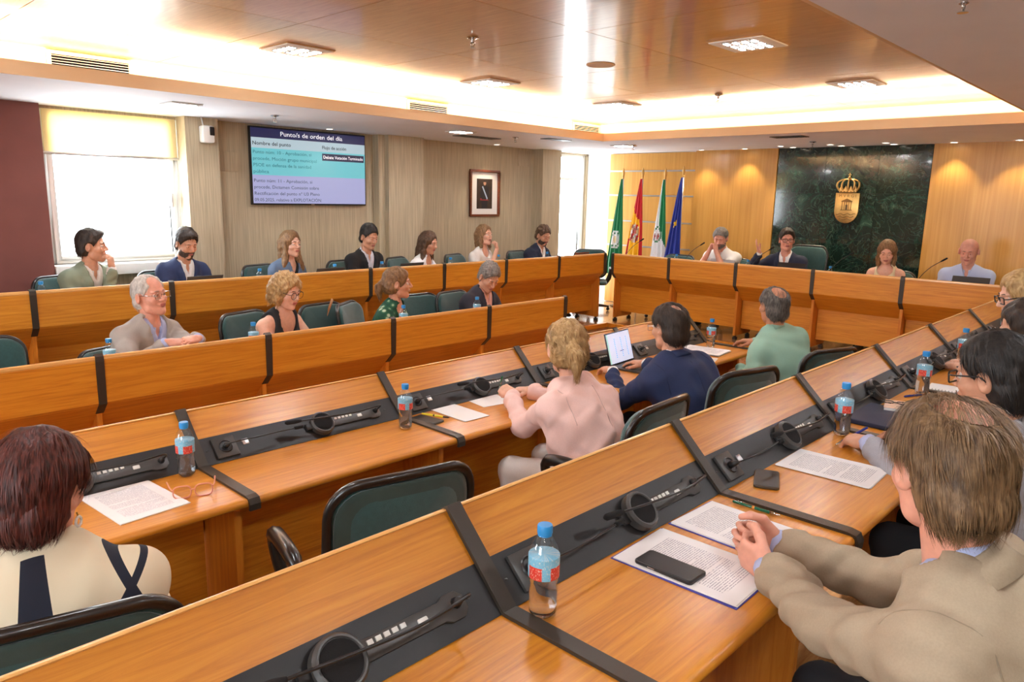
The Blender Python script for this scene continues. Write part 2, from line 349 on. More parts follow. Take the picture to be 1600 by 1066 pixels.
# soffit ring, its lip (fascia) and the cove behind it
LY, LX, RY = 5.76, 7.66, 1.20      # lip lines
KY, KX, KRY = 6.30, 8.32, 0.70     # cove back walls
cs = ST(MB().box(X0, X1, LY+.02, Y1, ZS, ZS+.03).box(LX+.02, X1, RY-.02, LY+.02, ZS, ZS+.03).box(X0, X1, Y0, RY-.02, ZS, ZS+.03).build('ceiling_soffit', 'soffit_white'))
ST(MB().box(X0, LX+.02, LY, LY+.02, ZS, ZS+.092).box(LX, LX+.02, RY, LY, ZS, ZS+.092).box(X0, LX+.02, RY-.02, RY, ZS, ZS+.092).build('trim_2', 'fascia_cream'))
ST(MB().box(X0, X1, KY, KY+.05, ZS+.03, ZW+.1).box(KX, KX+.05, KRY, KY, ZS+.03, ZW+.1).box(X0, X1, KRY-.05, KRY, ZS+.03, ZW+.1).build('wall_cove', 'cove_cream'))
ce = ST(MB().box(X0, X1, Y0, Y1, ZW+.06, ZW+.12).box(X0, KX, KRY, KY, ZW+.02, ZW+.06).build('ceiling', 'dark_slot'))
xs = [X0]+[1.27+1.2*i for i in range(-3, 6)]+[KX]; ys = [KRY, 1.48, 2.93, 4.13, 5.33, KY]
for i in range(len(xs)-1):
    for j in range(len(ys)-1):
        w, h = xs[i+1]-xs[i], ys[j+1]-ys[j]
        MB().box(-w/2+.0025, w/2-.0025, -h/2+.0025, h/2-.0025, 0, .02).build('panel', 'ceiling_wood', ce, loc=((xs[i]+xs[i+1])/2, (ys[j]+ys[j+1])/2, ZW))
# windows
def window(name, x0, x1, z0, z1, fw, handle):
    o = ST(MB().box(x0, x0+fw, Y1+.03, Y1+.10, z0, z1).box(x1-fw, x1, Y1+.03, Y1+.10, z0, z1).box(x0+fw, x1-fw, Y1+.03, Y1+.10, z0, z0+fw).box(x0+fw, x1-fw, Y1+.03, Y1+.10, z1-fw, z1).build(name, 'window_frame_white', bevel=.004))
    MB().box(x0+fw, x1-fw, Y1+.06, Y1+.066, z0+fw, z1-fw).build('pane', 'window_glass', o)
    s = .045
    sash = MB().box(x0+fw, x0+fw+s, Y1+.02, Y1+.085, z0+fw, z1-fw).box(x1-fw-s, x1-fw, Y1+.02, Y1+.085, z0+fw, z1-fw).box(x0+fw+s, x1-fw-s, Y1+.02, Y1+.085, z0+fw, z0+fw+s).build('sash', 'window_frame_white', o, bevel=.004)
    MB().box(handle-.012, handle+.012, Y1-.03, Y1+.02, z0+.55, z0+.68).build('handle', 'aluminium', o, bevel=.004)
    return o
w1 = window('window_1', 1.97, 3.18, 1.1, 2.5, .05, 3.08)
MB().box(2.0, 3.16, Y1+.0, Y1+.006, 2.125, 2.5).build('roller_blind', 'roller_blind', w1)
MB().box(1.98, 3.17, Y1-.012, Y1+.012, 2.105, 2.13).build('blind_bar', 'aluminium', w1, bevel=.004)
MB().box(1.96, 3.17, Y1-.16, Y1+.02, 1.02, 1.12).build('sill', 'white_lacquer', w1, bevel=.006)
w2 = window('window_2', 9.02, 9.75, .17, 2.5, .045, 9.68)
MB().box(9.065, 9.705, Y1+.03, Y1+.09, 2.1, 2.14).build('transom', 'window_frame_white', w2)

# ------------------------------------------------------------------ ceiling fittings
emis('led_cell', (.94, .97, 1.0), 330.0); emis('downlight_lens', (1, .9, .75), 30.0)
def make_luminaire(s=.18, wood_rim=True):
    r = empty('ceiling_light')
    if wood_rim: MB().prism_z([(-s-.008, -s-.008), (s+.008, -s-.008), (s+.008, s+.008), (-s-.008, s+.008)], -.005, 0).build('rim', 'ceiling_wood', r)
    MB().box(-s, s, -s, s, -.012, -.002).build('plate', 'white_lacquer', r, bevel=.003)
    for i in range(3):
        g = MB()
        for j in range(4):
            g.box((i-1)*s*.56-.036, (i-1)*s*.56+.036, (j-1.5)*s*.34-.018, (j-1.5)*s*.34+.018, -.0135, -.0115)
        L = tag(g.build('louvre', 'dark_slot', r), kind='stuff')
        q = MB()
        for j in range(4): q.box((i-1)*s*.56-.026, (i-1)*s*.56+.026, (j-1.5)*s*.34-.011, (j-1.5)*s*.34+.011, -.0152, -.0136)
        tag(q.build('led_cell', 'led_cell', L), kind='stuff')
    return r
names_w = ['square ceiling light nearest the left end of the timber ceiling', 'square ceiling light above the television side of the timber ceiling', 'square ceiling light near the flags corner of the timber ceiling', 'large-looking square ceiling light right of centre on the timber ceiling', 'square ceiling light on timber ceiling closest to the marble wall', 'square ceiling light overhead of the photographer', 'square ceiling light far left overhead', 'square ceiling light far right overhead', 'square ceiling light at rear left', 'square ceiling light at rear right']
pl = make_luminaire()
for i, (x, y) in enumerate(LUM_WOOD):
    o = pl if i == 0 else copy_tree(pl); o.location = (x, y, ZW); tag(o, names_w[i], 'ceiling light', 'square lights in the timber ceiling')
ps = make_luminaire(.13, False)
names_s = ['square light in white soffit above the window', 'square light in white soffit between television and portrait', 'square light in white soffit above the flags', 'square light in soffit above the near desk row', 'square light in soffit above the near desk row, second', 'square light in right white soffit near the picture edge', 'square light in soffit above the far right corner', 'square light in soffit behind the photographer']
for i, (x, y) in enumerate(LUM_SOFF):
    o = ps if i == 0 else copy_tree(ps); o.location = (x, y, ZS); tag(o, names_s[i], 'ceiling light', 'square lights in the white soffit')
dl = empty('downlight'); MB().lathe([(.045, 0), (.048, -.006), (.036, -.008), (.034, -.002)], 20).build('ring', 'white_lacquer', dl, auto=True); MB().lathe([(.033, -.001), (.033, -.004), (.001, -.0045)], 16).build('lens', 'downlight_lens', dl)
sp_names = ['first downlight above left timber panel', 'second downlight above left timber panel', 'back downlight above left edge of marble', 'back downlight above the crest', 'back downlight above right part of marble', 'first downlight above right timber panel', 'second downlight above right timber panel', 'third downlight above right timber panel', 'front downlight above left edge of marble', 'front downlight above the crest', 'front downlight above right part of marble', 'downlight above the television', 'downlight above the framed portrait']
for i, (x, y) in enumerate(SPOTS):
    o = dl if i == 0 else copy_tree(dl); o.location = (x, y, ZS); tag(o, sp_names[i], 'downlight', 'small round downlights')
def sprinkler(x, y, z, label):
    r = empty('sprinkler', (x, y, z), 0, label, 'sprinkler', 'ceiling sprinklers')
    MB().lathe([(.035, 0), (.04, -.008), (.02, -.014), (.012, -.02), (.012, -.032), (.016, -.036), (.006, -.042)], 16).build('body', 'chrome', r, auto=True)
    MB().tube([(-.012, 0, -.034), (-.016, 0, -.048), (0, 0, -.062), (.016, 0, -.048), (.012, 0, -.034)], .003, 6).build('frame', 'chrome', r, smooth=True)
    MB().lathe([(.002, -.058), (.018, -.064), (.018, -.066), (.001, -.066)], 12).build('deflector', 'chrome', r)
for a in ((3.36, 3.58, ZW, 'chrome sprinkler on timber ceiling above the near left'), (6.5, 3.58, ZW, 'chrome sprinkler on timber ceiling towards the flags'), (3.65, 6.59, ZS, 'sprinkler in white soffit left of the television'), (6.62, 6.29, ZS, 'sprinkler in white soffit right of the portrait'), (8.3, 5.75, ZS, 'sprinkler in white soffit above flags'), (8.79, 3.59, ZS, 'sprinkler in white soffit above the marble'), (2.95, .74, ZS, 'sprinkler in right white soffit at the top edge')): sprinkler(*a)
r = MB().lathe([(.105, 0), (.108, -.004), (.098, -.008), (.094, -.005), (.001, -.005)], 32).build('ceiling_speaker', 'fascia_cream', loc=(4.62, 3.53, ZW), auto=True); tag(r, 'round flat loudspeaker cover on timber ceiling', 'speaker')
def soffit_vent(x, y, w, h, label):
    r = empty('soffit_vent', (x, y, ZS), 0, label, 'vent', 'flat vents in the soffit')
    MB().box(-w/2, w/2, -h/2, h/2, -.004, 0).build('backing', 'dark_slot', r)
    MB().box(-w/2-.012, w/2+.012, -h/2-.012, -h/2, -.008, 0).box(-w/2-.012, w/2+.012, h/2, h/2+.012, -.008, 0).box(-w/2-.012, -w/2, -h/2, h/2, -.008, 0).box(w/2, w/2+.012, -h/2, h/2, -.008, 0).build('frame', 'grey_plastic', r)
    n = 6; sl = MB().box(-w/2, w/2, -.006, .006, -.007, -.003).mesh('slat', 'grey_plastic')
    for k in range(n): link('slat', sl, r, (0, -h/2+(k+.5)*h/n, 0))
soffit_vent(6.40, 6.72, .62, .16, 'long dark vent in soffit left of the portrait'); soffit_vent(7.15, 6.1, .4, .12, 'small vent in soffit right of the portrait'); soffit_vent(8.05, 3.55, .16, .34, 'small vent in soffit in front of the crest')
def grille(x0, x1, label):
    r = empty('air_grille', ((x0+x1)/2, KY, 2.69), 0, label, 'air grille', 'slatted air grilles in the cove')
    w = (x1-x0)/2; h = .075
    MB().box(-w, w, -.004, 0, -h, h).build('backing', 'grille_shade', r)
    MB().box(-w-.03, w+.03, -.02, 0, h, h+.022).box(-w-.03, -w, -.02, 0, -h, h).box(w, w+.03, -.02, 0, -h, h).box(-w-.03, w+.03, -.02, 0, -h-.022, -h).build('frame', 'fascia_cream', r)
    sl = MB().box(-w, w, -.016, -.006, -.0028, .0028).mesh('slat', 'aluminium')
    for k in range(8): link('slat', sl, r, (0, 0, -h+(k+.5)*2*h/8))
grille(1.74, 2.27, 'slatted air grille above the window'); grille(5.01, 5.53, 'slatted air grille right of the television'); grille(7.72, 8.25, 'slatted air grille near the far corner'); grille(-1.4, -.9, 'slatted air grille at the rear')

# ------------------------------------------------------------------ desks
AP, WT = .93, .74           # apex and worktop heights above the floor it stands on
def U(y): return -y         # user side is local -Y
def arc(cx, cz, r, a0, a1, n): return [(cx+r*math.cos(a0+(a1-a0)*i/n), cz+r*math.sin(a0+(a1-a0)*i/n)) for i in range(n+1)]
def yz(poly): return [(-u, z) for u, z in poly]
# slope frame: t = distance down the slope from the apex, h = height off it
SL = Vector((.2, -.19)).normalized(); SN = Vector((.19, .2)).normalized()
def slope(x, t, h=0): return (x, -(SL.x*t+SN.x*h), AP+SL.y*t+SN.y*h)
TL = math.hypot(.2, .19)
STRAP = [(-.004, .615), (-.004, .66), (-.004, .90), (0, .925), (.012, .934), (.03, .914), (.2, .744), (.215, .742), (.59, .742), (.612, .738), (.619, .722), (.617, .70)]
STRAP = [(.075, .598), (.004, .662)] + STRAP[2:]
def strap_mesh():
    b = MB(); w = .021; th = .007; pts = [Vector(p) for p in STRAP]; n = len(pts); outer = []; inner = []
    for i, p in enumerate(pts):
        d = (pts[min(i+1, n-1)]-pts[max(i-1, 0)]).normalized(); nn = Vector((-d.y, d.x))
        outer.append(p+nn*th); inner.append(p-nn*.003)
    v = []
    for k in range(n):
        for (q, x) in ((outer[k], 0), (outer[k], 2*w), (inner[k], 2*w), (inner[k], 0)): v.append((x, -q.x, q.y))
    f = []
    for k in range(n-1):
        for j in range(4): f.append((4*k+j, 4*(k+1)+j, 4*(k+1)+(j+1) % 4, 4*k+(j+1) % 4))
    f += [(0, 1, 2, 3), (4*n-1, 4*n-2, 4*n-3, 4*n-4)]
    b.add(v, f); return b
side_poly = yz([(.078, .60), (.078, .05), (.48, .05), (.48, .712), (.19, .712), (.018, .895), (.018, .665)])
def leg_foot(b, u): b.box(.001, .041, -u-.025, -u+.025, .0, .03).box(.009, .033, -u-.012, -u+.012, .03, .055); return b
def make_desk(w, last=False):
    """one desk module, local x 0..w, apex on y=0, users on -y"""
    r = empty('council_desk')
    q = Vector((.2, -.19)).normalized()
    def sl(t, h): return (SL.x*t+SN.x*h, AP+SL.y*t+SN.y*h)
    MB().prism_x(yz([sl(.012, 0), sl(.148, 0), sl(.148, -.018), sl(.012, -.018)]), 0, w).build('sloping_panel', 'desk_wood', r)
    rim = [(.0-.002, .905)]+arc(.006, .922, .0085, PI, PI*.2, 5)+[sl(.012, 0), sl(.014, -.018), (.016, .9)]
    MB().prism_x(yz(rim), 0, w).build('edge_strip', 'edge_wood', r, auto=True)
    con = MB().prism_x(yz([sl(.148, .001), sl(TL-.002, .001), sl(TL-.002, -.014), sl(.148, -.014)]), 0, w).build('console_strip', 'black_console', r)
    sc = MB()
    for x in (.06, w-.06): sc.lathe([(.004, 0), (.004, .0015), (.001, .002)], 8, slope(x, .21, .001))
    sc.build('screw', 'grey_plastic', con)
    top = [(.195, .74), (.59, .74)]+arc(.600, .725, .015, PI/2, -PI/2, 6)+[(.19, .71), (.19, .735)]
    MB().prism_x(yz(top), 0, w).build('worktop', 'desk_wood', r, auto=True)
    MB().prism_x(yz([(0, .905), (.016, .905), (.016, .676), (0, .668)]), 0, w).build('fascia', 'desk_wood', r)
    MB().prism_x(yz([(0, .668), (.20, .50), (.20, .475), (.012, .652)]), 0, w).build('under_panel', 'desk_wood', r)
    MB().box(.036, w-.001, -.222, -.202, .13, .71).build('modesty_panel', 'desk_wood', r)
    sp = MB().prism_x(side_poly, .007, .035).build('side_panel', 'desk_wood_upright', r)
    leg_foot(MB(), .11).build('foot', 'black_plastic', sp); leg_foot(MB(), .44).build('foot', 'black_plastic', sp)
    strap_mesh().build('strap', 'black_strap', r)
    # socket plate with a round socket, and a small data outlet
    c = Vector(slope(.135, .212)); M = Matrix(((1, 0, 0, c.x), (0, -SL.x, -SN.x, c.y), (0, SL.y, SN.y, c.z), (0, 0, 0, 1)))
    pm = MB().box(-.047, .047, -.046, .046, .001, .012).xf(M).build('socket_plate', 'grey_plastic', con, bevel=.002)
    c2 = Vector(slope(.225, .205)); M2 = Matrix(((1, 0, 0, c2.x), (0, -SL.x, -SN.x, c2.y), (0, SL.y, SN.y, c2.z), (0, 0, 0, 1)))
    MB().box(-.014, .014, -.014, .014, .001, .005).xf(M2).build('data_outlet', 'aluminium', con, bevel=.002)
    return r
def end_side(r, w):
    sp = MB().prism_x(side_poly, w-.035, w-.007).build('side_panel', 'desk_wood_upright', r)
    leg_foot(MB(), .11).xf(Matrix.Translation((w-.042, 0, 0))).build('foot', 'black_plastic', sp); leg_foot(MB(), .44).xf(Matrix.Translation((w-.042, 0, 0))).build('foot', 'black_plastic', sp)
    strap_mesh().xf(Matrix.Translation((w-.042, 0, 0))).build('strap', 'black_strap', r)
DESKS = {}
protos = {}
def desk(row, x, y, z, rz, w, label, last=False):
    key = round(w, 3)
    if key not in protos: protos[key] = make_desk(w); o = protos[key]
    else: o = copy_tree(protos[key])
    o.location = (x-.021*math.cos(rz), y-.021*math.sin(rz), z); o.rotation_euler = (0, 0, rz); tag(o, label, 'desk', 'desk modules of the %s row' % row)
    DESKS[(row, len([k for k in DESKS if k[0] == row]))] = (o, x, y, z, rz, w)
    return o
AY, BY, CY, DY, EX = 1.226, 2.98, 4.28, 5.98, 8.17
AXS = [1.09+.98*i for i in range(-2, 8)]
occA = ['at the left end, out of view', 'in the bottom left foreground with no papers', 'before the man in the beige blazer', 'before the dark-haired man in glasses', 'beyond the dark-haired man, with notebook', 'before the woman at the right edge', 'fifth along, before the blonde woman', 'sixth along, before the head table', 'last but one before the far corner', 'last one at the far corner']
lastd = {}
dsp = []
for i, x in enumerate(AXS[:9]): dsp.append(('nearest', x, AY, PH, 0, .98, 'nearest-row wooden desk module ' + occA[i], i == 8))
occB = ['left of the red-haired woman', 'before the red-haired woman in cream and navy', 'with an empty green chair behind it', 'before the woman in the pink blazer', 'before the man with the laptop', 'at the end, before the man in green shirt']
for i in range(-2, 4):
    dsp.append(('second', 1.17+1.0*i, BY, 0, 0, 1.0, 'second-row wooden desk module ' + occB[i+2], i == 3))
occC = ['at its right end with the man in pink shirt', 'of the ponytailed woman in green', 'of the blonde woman in black top', 'of the man in pale grey blazer', 'at the left edge of the picture', 'beyond the left edge of the picture']
for i, x in enumerate([5.22, 4.235, 3.25, 2.265, 1.28, .295]): dsp.append(('third', x, CY, 0, PI, .985, 'third-row wooden desk module ' + occC[i], False))
occD = ['next to the corner gap', 'of the bearded man near the corner', 'of the woman resting chin on hand', 'of the woman in white sleeveless top', 'of the young man in black suit', 'of the woman in denim jacket', 'of the bearded man in white shirt', 'of the man in sage green blazer', 'at the far left']
for i in range(9): dsp.append(('back', 8.10-.957*i, DY, PH, PI, .957, 'back-row wooden desk module ' + occD[i], False))
occE = ['at its right end with the bald man', 'of the woman in cream top', 'of the man speaking with raised hand', 'of the man leaning on his hands', 'at its left end, with an empty chair']
for i in range(5): dsp.append(('head', EX, 1.364+.915*i, PH, PI/2, .915, 'head-table wooden desk module ' + occE[i], False))
dobj = [desk(*d[:7]) for d in dsp]
for o, d in zip(dobj, dsp):
    if d[7] or (d[0] == 'third' and abs(d[1]-.295) < .01) or (d[0] == 'back' and d[1] < .5) or (d[0] == 'head' and d[2] > 5): end_side(o, d[5])

# microphones
def make_console_mic(up=0.0):
    """conference unit: loudspeaker disc, key panel and a bent gooseneck; local frame = desk module"""
    r = empty('conference_microphone')
    c = Vector(slope(.60, .212)); M = Matrix(((1, 0, 0, 0), (0, -SL.x, -SN.x, c.y), (0, SL.y, SN.y, c.z), (0, 0, 0, 1)))
    pan = MB().prism_z([(.60, -.022), (.60, .022), (.84, .022), (.855, .03), (.89, .03), (.905, .015), (.905, -.015), (.89, -.03), (.855, -.03), (.84, -.022)], .001, .011).xf(M).build('key_panel', 'grey_plastic', r, bevel=.002)
    for k in range(5): MB().box(.655+k*.02, .668+k*.02, -.016, -.006, .011, .014).xf(M).build('button', 'white_button', pan)
    MB().box(.775, .80, -.008, .008, .011, .015).xf(M).build('talk_button', 'white_button', pan, bevel=.003)
    lp = [(.052, .0), (.056, .004), (.056, .026), (.05, .034), (.046, .034), (.044, .030), (.001, .028)]
    sp = MB().lathe(lp, 28, (.585, 0, 0)).xf(M).build('loudspeaker', 'grey_plastic', r, auto=True)
    MB().lathe([(.043, .0305), (.043, .0315), (.001, .0325)], 24, (.585, 0, 0)).xf(M).build('grille', 'foam_black', sp)
    MB().box(.505, .54, -.016, .016, .001, .016).xf(M).build('cable_guard', 'black_plastic', r, bevel=.004)
    if up: path = [(.87, 0, .012), (.868, -.005, .08), (.84, -.03, .18), (.77, -.07, .27), (.68, -.10, .34)]
    else: path = [(.88, -.004, .012), (.89, -.002, .05), (.86, .004, .072), (.74, .012, .074), (.60, .004, .075), (.45, -.012, .066)]
    pts = smooth_path([M @ Vector(p) for p in path])
    MB().tube(pts, .0036, 8).build('gooseneck', 'black_plastic', r, smooth=True)
    MB().tube([M @ Vector((.88, -.004, .011)), M @ Vector((.881, -.004, .03))], [.013, .008], 10).build('neck_base', 'black_plastic', r, smooth=True)
    e = pts[-1]; d = (pts[-1]-pts[-3]).normalized()
    MB().tube([e-d*.015, e, e+d*.012, e+d*.05, e+d*.058], [.005, .008, .0095, .0095, .005], 10).build('microphone_head', 'foam_black', r, smooth=True)
    return r
def make_plug_mic():
    r = empty('gooseneck_microphone')
    c = Vector(slope(.135, .212)); M = Matrix(((1, 0, 0, 0), (0, -SL.x, -SN.x, c.y), (0, SL.y, SN.y, c.z), (0, 0, 0, 1)))
    MB().lathe([(.027, .012), (.029, .014), (.026, .018), (.022, .015), (.001, .014)], 20, (.135, 0, 0)).xf(M).build('socket_ring', 'black_plastic', r, auto=True)
    MB().tube([M @ Vector((.135, 0, .014)), M @ Vector((.132, .004, .034)), M @ Vector((.136, .008, .046))], [.012, .011, .006], 10).build('plug', 'black_plastic', r, smooth=True)
    pts = smooth_path([M @ Vector(p) for p in ((.134, .006, .04), (.15, .012, .058), (.24, .016, .066), (.36, .012, .058), (.43, .008, .048))])
    MB().tube(pts, .0026, 8).build('gooseneck', 'black_plastic', r, smooth=True)
    e = pts[-1]; d = (pts[-1]-pts[-3]).normalized()
    MB().tube([e, e+d*.006, e+d*.042, e+d*.046], [.005, .0075, .0075, .005], 10).build('microphone_head', 'foam_black', r, smooth=True)
    return r
mA, mUp, mP = make_console_mic(), make_console_mic(1), make_plug_mic(); used = set()
def put(proto, o, label, cat, group, dx=0.0):
    c = proto if proto.name not in used else copy_tree(proto)
    used.add(proto.name); c.location = Vector(o.location)+Vector((math.cos(o.rotation_euler.z)*dx, math.sin(o.rotation_euler.z)*dx, 0)); c.rotation_euler = o.rotation_euler; tag(c, label, cat, group)
for o, d in zip(dobj, dsp):
    where = d[6].split('desk module ')[1]
    up = d[0] == 'head'
    put(mUp if up else mA, o, ('upright microphone on head-table module ' if up else 'round-speaker microphone unit on %s-row module ' % d[0])+where, 'microphone', 'conference microphone units')
    if not up: put(mP, o, 'thin plugged-in microphone on %s-row module ' % d[0]+where, 'microphone', 'plugged gooseneck microphones')

# ------------------------------------------------------------------ chairs
def make_chair(top=.93):
    """swivel chair facing local +Y, origin on the floor under the seat"""
    r = empty('swivel_chair')
    hw, z0, z1 = .245, .50, top; hh = (z1-z0)/2; zc = (z0+z1)/2
    lean = .14
    def bend(x, z, y):   # backrest surface: gently curved in plan, leaning back
        return (x, -.235+y+.10*(x/hw)**2*.45-lean*(z-z0), z)
    def cushion(off0, off1, mrg, puff):
        out = rrect(hw-mrg, hh-mrg, .10); n = len(out); v = []; f = []
        rings = [1.0, .93, .72, .4]
        for side, (off, pf) in enumerate(((off0, -puff if off0 < off1 else puff), (off1, puff))):
            for k, s in enumerate(rings):
                for (x, z) in out: v.append(bend(x*s, zc+z*s, off+pf*(1-s**4)))
        N = n*len(rings)
        for side in (0, 1):
            for k in range(len(rings)-1):
                for i in range(n):
                    q = (side*N+k*n+i, side*N+k*n+(i+1) % n, side*N+(k+1)*n+(i+1) % n, side*N+(k+1)*n+i)
                    f.append(q if side else q[::-1])
            q = tuple(side*N+(len(rings)-1)*n+i for i in range(n)); f.append(q if side else q[::-1])
        for i in range(n): f.append((i, (i+1) % n, N+(i+1) % n, N+i))
        return MB().add(v, f)
    MB_ = cushion(0.0, .035, .006, .022); MB_.build('backrest', 'chair_green', r, smooth=True)
    cushion(-.012, -.004, .018, .004).build('back_shell', 'chair_green_back', r, smooth=True)
    out = rrect(hw, hh, .105, 8); MB().tube([bend(x, zc+z, -.004) for x, z in out], .0155, 8, closed=True).build('backrest_rim', 'chair_black', r, smooth=True)
    so = rrect(.25, .235, .09); n = len(so); v = []; f = []
    for s, z in ((.9, .42), (1, .43), (1, .465), (.93, .482), (.6, .488)):
        for x, y in so: v.append((x*s, y*s-.0, z))
    for k in range(4):
        for i in range(n): f.append((k*n+i, k*n+(i+1) % n, (k+1)*n+(i+1) % n, (k+1)*n+i))
    f += [tuple(range(n))[::-1], tuple(range(4*n, 5*n))]
    MB().add(v, f).build('seat', 'chair_green', r, smooth=True)
    for s in (-1, 1):
        MB().tube(smooth_path([(s*.25, -.14, .46), (s*.30, -.15, .58), (s*.305, -.12, .655), (s*.305, .06, .67), (s*.30, .14, .635), (s*.285, .10, .52), (s*.25, .06, .445)], 5), [.018]*4+[.02]*7+[.027]*8+[.022]*7+[.018]*5, 8).build('armrest', 'chair_black', r, smooth=True)
    MB().tube([(0, -.16, .42), (0, -.24, .43), (0, -.27, .52), (0, -.275, .62)], .02, 8, flat=.5).build('back_bracket', 'chair_black', r, smooth=True)
    MB().lathe([(.03, .09), (.03, .25), (.022, .26), (.022, .38), (.09, .40), (.09, .42)], 16).build('gas_column', 'chair_black', r, auto=True)
    legm = MB().prism_x([(.02, .08), (.02, .13), (.30, .085), (.30, .06), (.1, .065)], -.022, .022).mesh('base_leg', 'chair_black')
    cm = MB().ball((0, .285, .03), .028, 10, 6, (.8, 1, 1)).mesh('caster', 'black_plastic', True)
    for k in range(5):
        o = link('base_leg', legm, r, rz=2*PI*k/5+.3); link('caster', cm, o)
    return r
chair0 = make_chair(); chair_n = [0]
def chair(x, y, zf, rz, label, top=None):
    c = chair0 if chair_n[0] == 0 else copy_tree(chair0); chair_n[0] += 1
    c.location = (x, y, zf); c.rotation_euler = (0, 0, rz); tag(c, label, 'chair', 'green swivel chairs')
    c.scale = (1, 1, top or .95)
    return c
# ------------------------------------------------------------------ signed-distance modelling for people
F32 = np.float32
class Field:
    def __init__(s, lo, hi, h):
        s.h = h; s.lo = np.array(lo, F32); s.n = np.maximum(4, np.ceil((np.array(hi)-np.array(lo))/h).astype(int)+1)
        s.ax = [s.lo[i]+h*np.arange(s.n[i], dtype=F32) for i in range(3)]; s.d = np.full(s.n, .5, F32)
    def block(s, lo, hi):
        sl = []
        for i in range(3):
            a = int(max(0, math.floor((lo[i]-s.lo[i])/s.h))); b = int(min(s.n[i], math.ceil((hi[i]-s.lo[i])/s.h)+1))
            if b <= a: return None
            sl.append(slice(a, b))
        return tuple(sl), s.ax[0][sl[0]][:, None, None], s.ax[1][sl[1]][None, :, None], s.ax[2][sl[2]][None, None, :]
    def comb(s, sl, v, k, mode):
        a = s.d[sl]
        if mode == 'u':
            if k > 0:
                q = np.maximum(k-np.abs(a-v), 0)/k; s.d[sl] = np.minimum(a, v)-q*q*k*.25
            else: s.d[sl] = np.minimum(a, v)
        else:
            v = -v
            if k > 0:
                q = np.maximum(k-np.abs(a-v), 0)/k; s.d[sl] = np.maximum(a, v)+q*q*k*.25
            else: s.d[sl] = np.maximum(a, v)
    def cone(s, a, b, r1, r2, k=.02, mode='u', wr=0, wf=60):
        a = np.array(a, F32); b = np.array(b, F32); R = max(r1, r2)+k+3*s.h+wr
        bl = s.block(np.minimum(a, b)-R, np.maximum(a, b)+R)
        if bl is None: return s
        sl, X, Y, Z = bl; ab = b-a; L2 = max(float(ab@ab), 1e-9)
        px, py, pz = X-a[0], Y-a[1], Z-a[2]
        t = np.clip((px*ab[0]+py*ab[1]+pz*ab[2])/L2, 0, 1)
        qx, qy, qz = px-t*ab[0], py-t*ab[1], pz-t*ab[2]
        v = np.sqrt(qx*qx+qy*qy+qz*qz)-(r1+(r2-r1)*t)
        if wr: v = v+wr*np.sin(t*math.sqrt(L2)*wf+3*np.sin(25*qx)+2*np.sin(31*qz))*np.clip(t*3, 0, 1)
        s.comb(sl, v.astype(F32), k, mode); return s
    def ell(s, c, r, k=.02, mode='u', R=None):
        c = np.array(c, F32); m = max(r)+k+3*s.h; bl = s.block(c-m, c+m)
        if bl is None: return s
        sl, X, Y, Z = bl; x, y, z = X-c[0], Y-c[1], Z-c[2]
        if R is not None:
            R = np.array(R, F32); x, y, z = R[0, 0]*x+R[1, 0]*y+R[2, 0]*z, R[0, 1]*x+R[1, 1]*y+R[2, 1]*z, R[0, 2]*x+R[1, 2]*y+R[2, 2]*z
        k0 = np.sqrt((x/r[0])**2+(y/r[1])**2+(z/r[2])**2); k1 = np.sqrt((x/r[0]**2)**2+(y/r[1]**2)**2+(z/r[2]**2)**2)
        s.comb(sl, (k0*(k0-1)/np.maximum(k1, 1e-6)).astype(F32), k, mode); return s
    def grid(s): return s.ax[0][:, None, None], s.ax[1][None, :, None], s.ax[2][None, None, :]
    def cutfn(s, fn, k=0.0):
        """keep where fn(X,Y,Z) < 0"""
        v = np.broadcast_to(fn(*s.grid()), s.d.shape).astype(F32)
        if k > 0:
            q = np.maximum(k-np.abs(s.d-v), 0)/k; s.d = np.maximum(s.d, v)+q*q*k*.25
        else: s.d = np.maximum(s.d, v)
        return s
    def noise(s, amp, freq, seed=0, near=.05):
        rs = np.random.RandomState(seed); X, Y, Z = s.grid(); tot = 0
        for _ in range(4):
            w = rs.normal(size=3)*freq; ph = rs.rand()*6.28
            tot = tot+np.sin(w[0]*X+w[1]*Y+w[2]*Z+ph+1.5*np.sin(w[2]*.6*X-w[0]*.6*Y+w[1]*.6*Z))
        s.d = s.d+(amp*.5*tot).astype(F32); return s
    def mesh(s):
        d = s.d; d[0] = d[-1] = .5; d[:, 0] = d[:, -1] = .5; d[:, :, 0] = d[:, :, -1] = .5
        ins = d < 0
        cnt = np.zeros(np.array(d.shape)-1, np.int8)
        for i in (0, 1):
            for j in (0, 1):
                for k in (0, 1): cnt += ins[i:d.shape[0]-1+i, j:d.shape[1]-1+j, k:d.shape[2]-1+k]
        act = (cnt > 0) & (cnt < 8); idx = np.argwhere(act); n = len(idx)
        if n == 0: return np.zeros((0, 3)), np.zeros((0, 4), int)
        vid = np.full(act.shape, -1, np.int64); vid[act] = np.arange(n)
        cor = np.array([(i, j, k) for i in (0, 1) for j in (0, 1) for k in (0, 1)])
        cv = np.stack([d[idx[:, 0]+c[0], idx[:, 1]+c[1], idx[:, 2]+c[2]] for c in cor], 1)
        pos = np.zeros((n, 3)); num = np.zeros(n)
        for a in range(8):
            for b in range(a+1, 8):
                if np.abs(cor[a]-cor[b]).sum() != 1: continue
                x = (cv[:, a] < 0) != (cv[:, b] < 0)
                t = cv[x, a]/(cv[x, a]-cv[x, b]); pos[x] += cor[a]+t[:, None]*(cor[b]-cor[a]); num[x] += 1
        V = s.lo+s.h*(idx+pos/num[:, None])
        fs = []
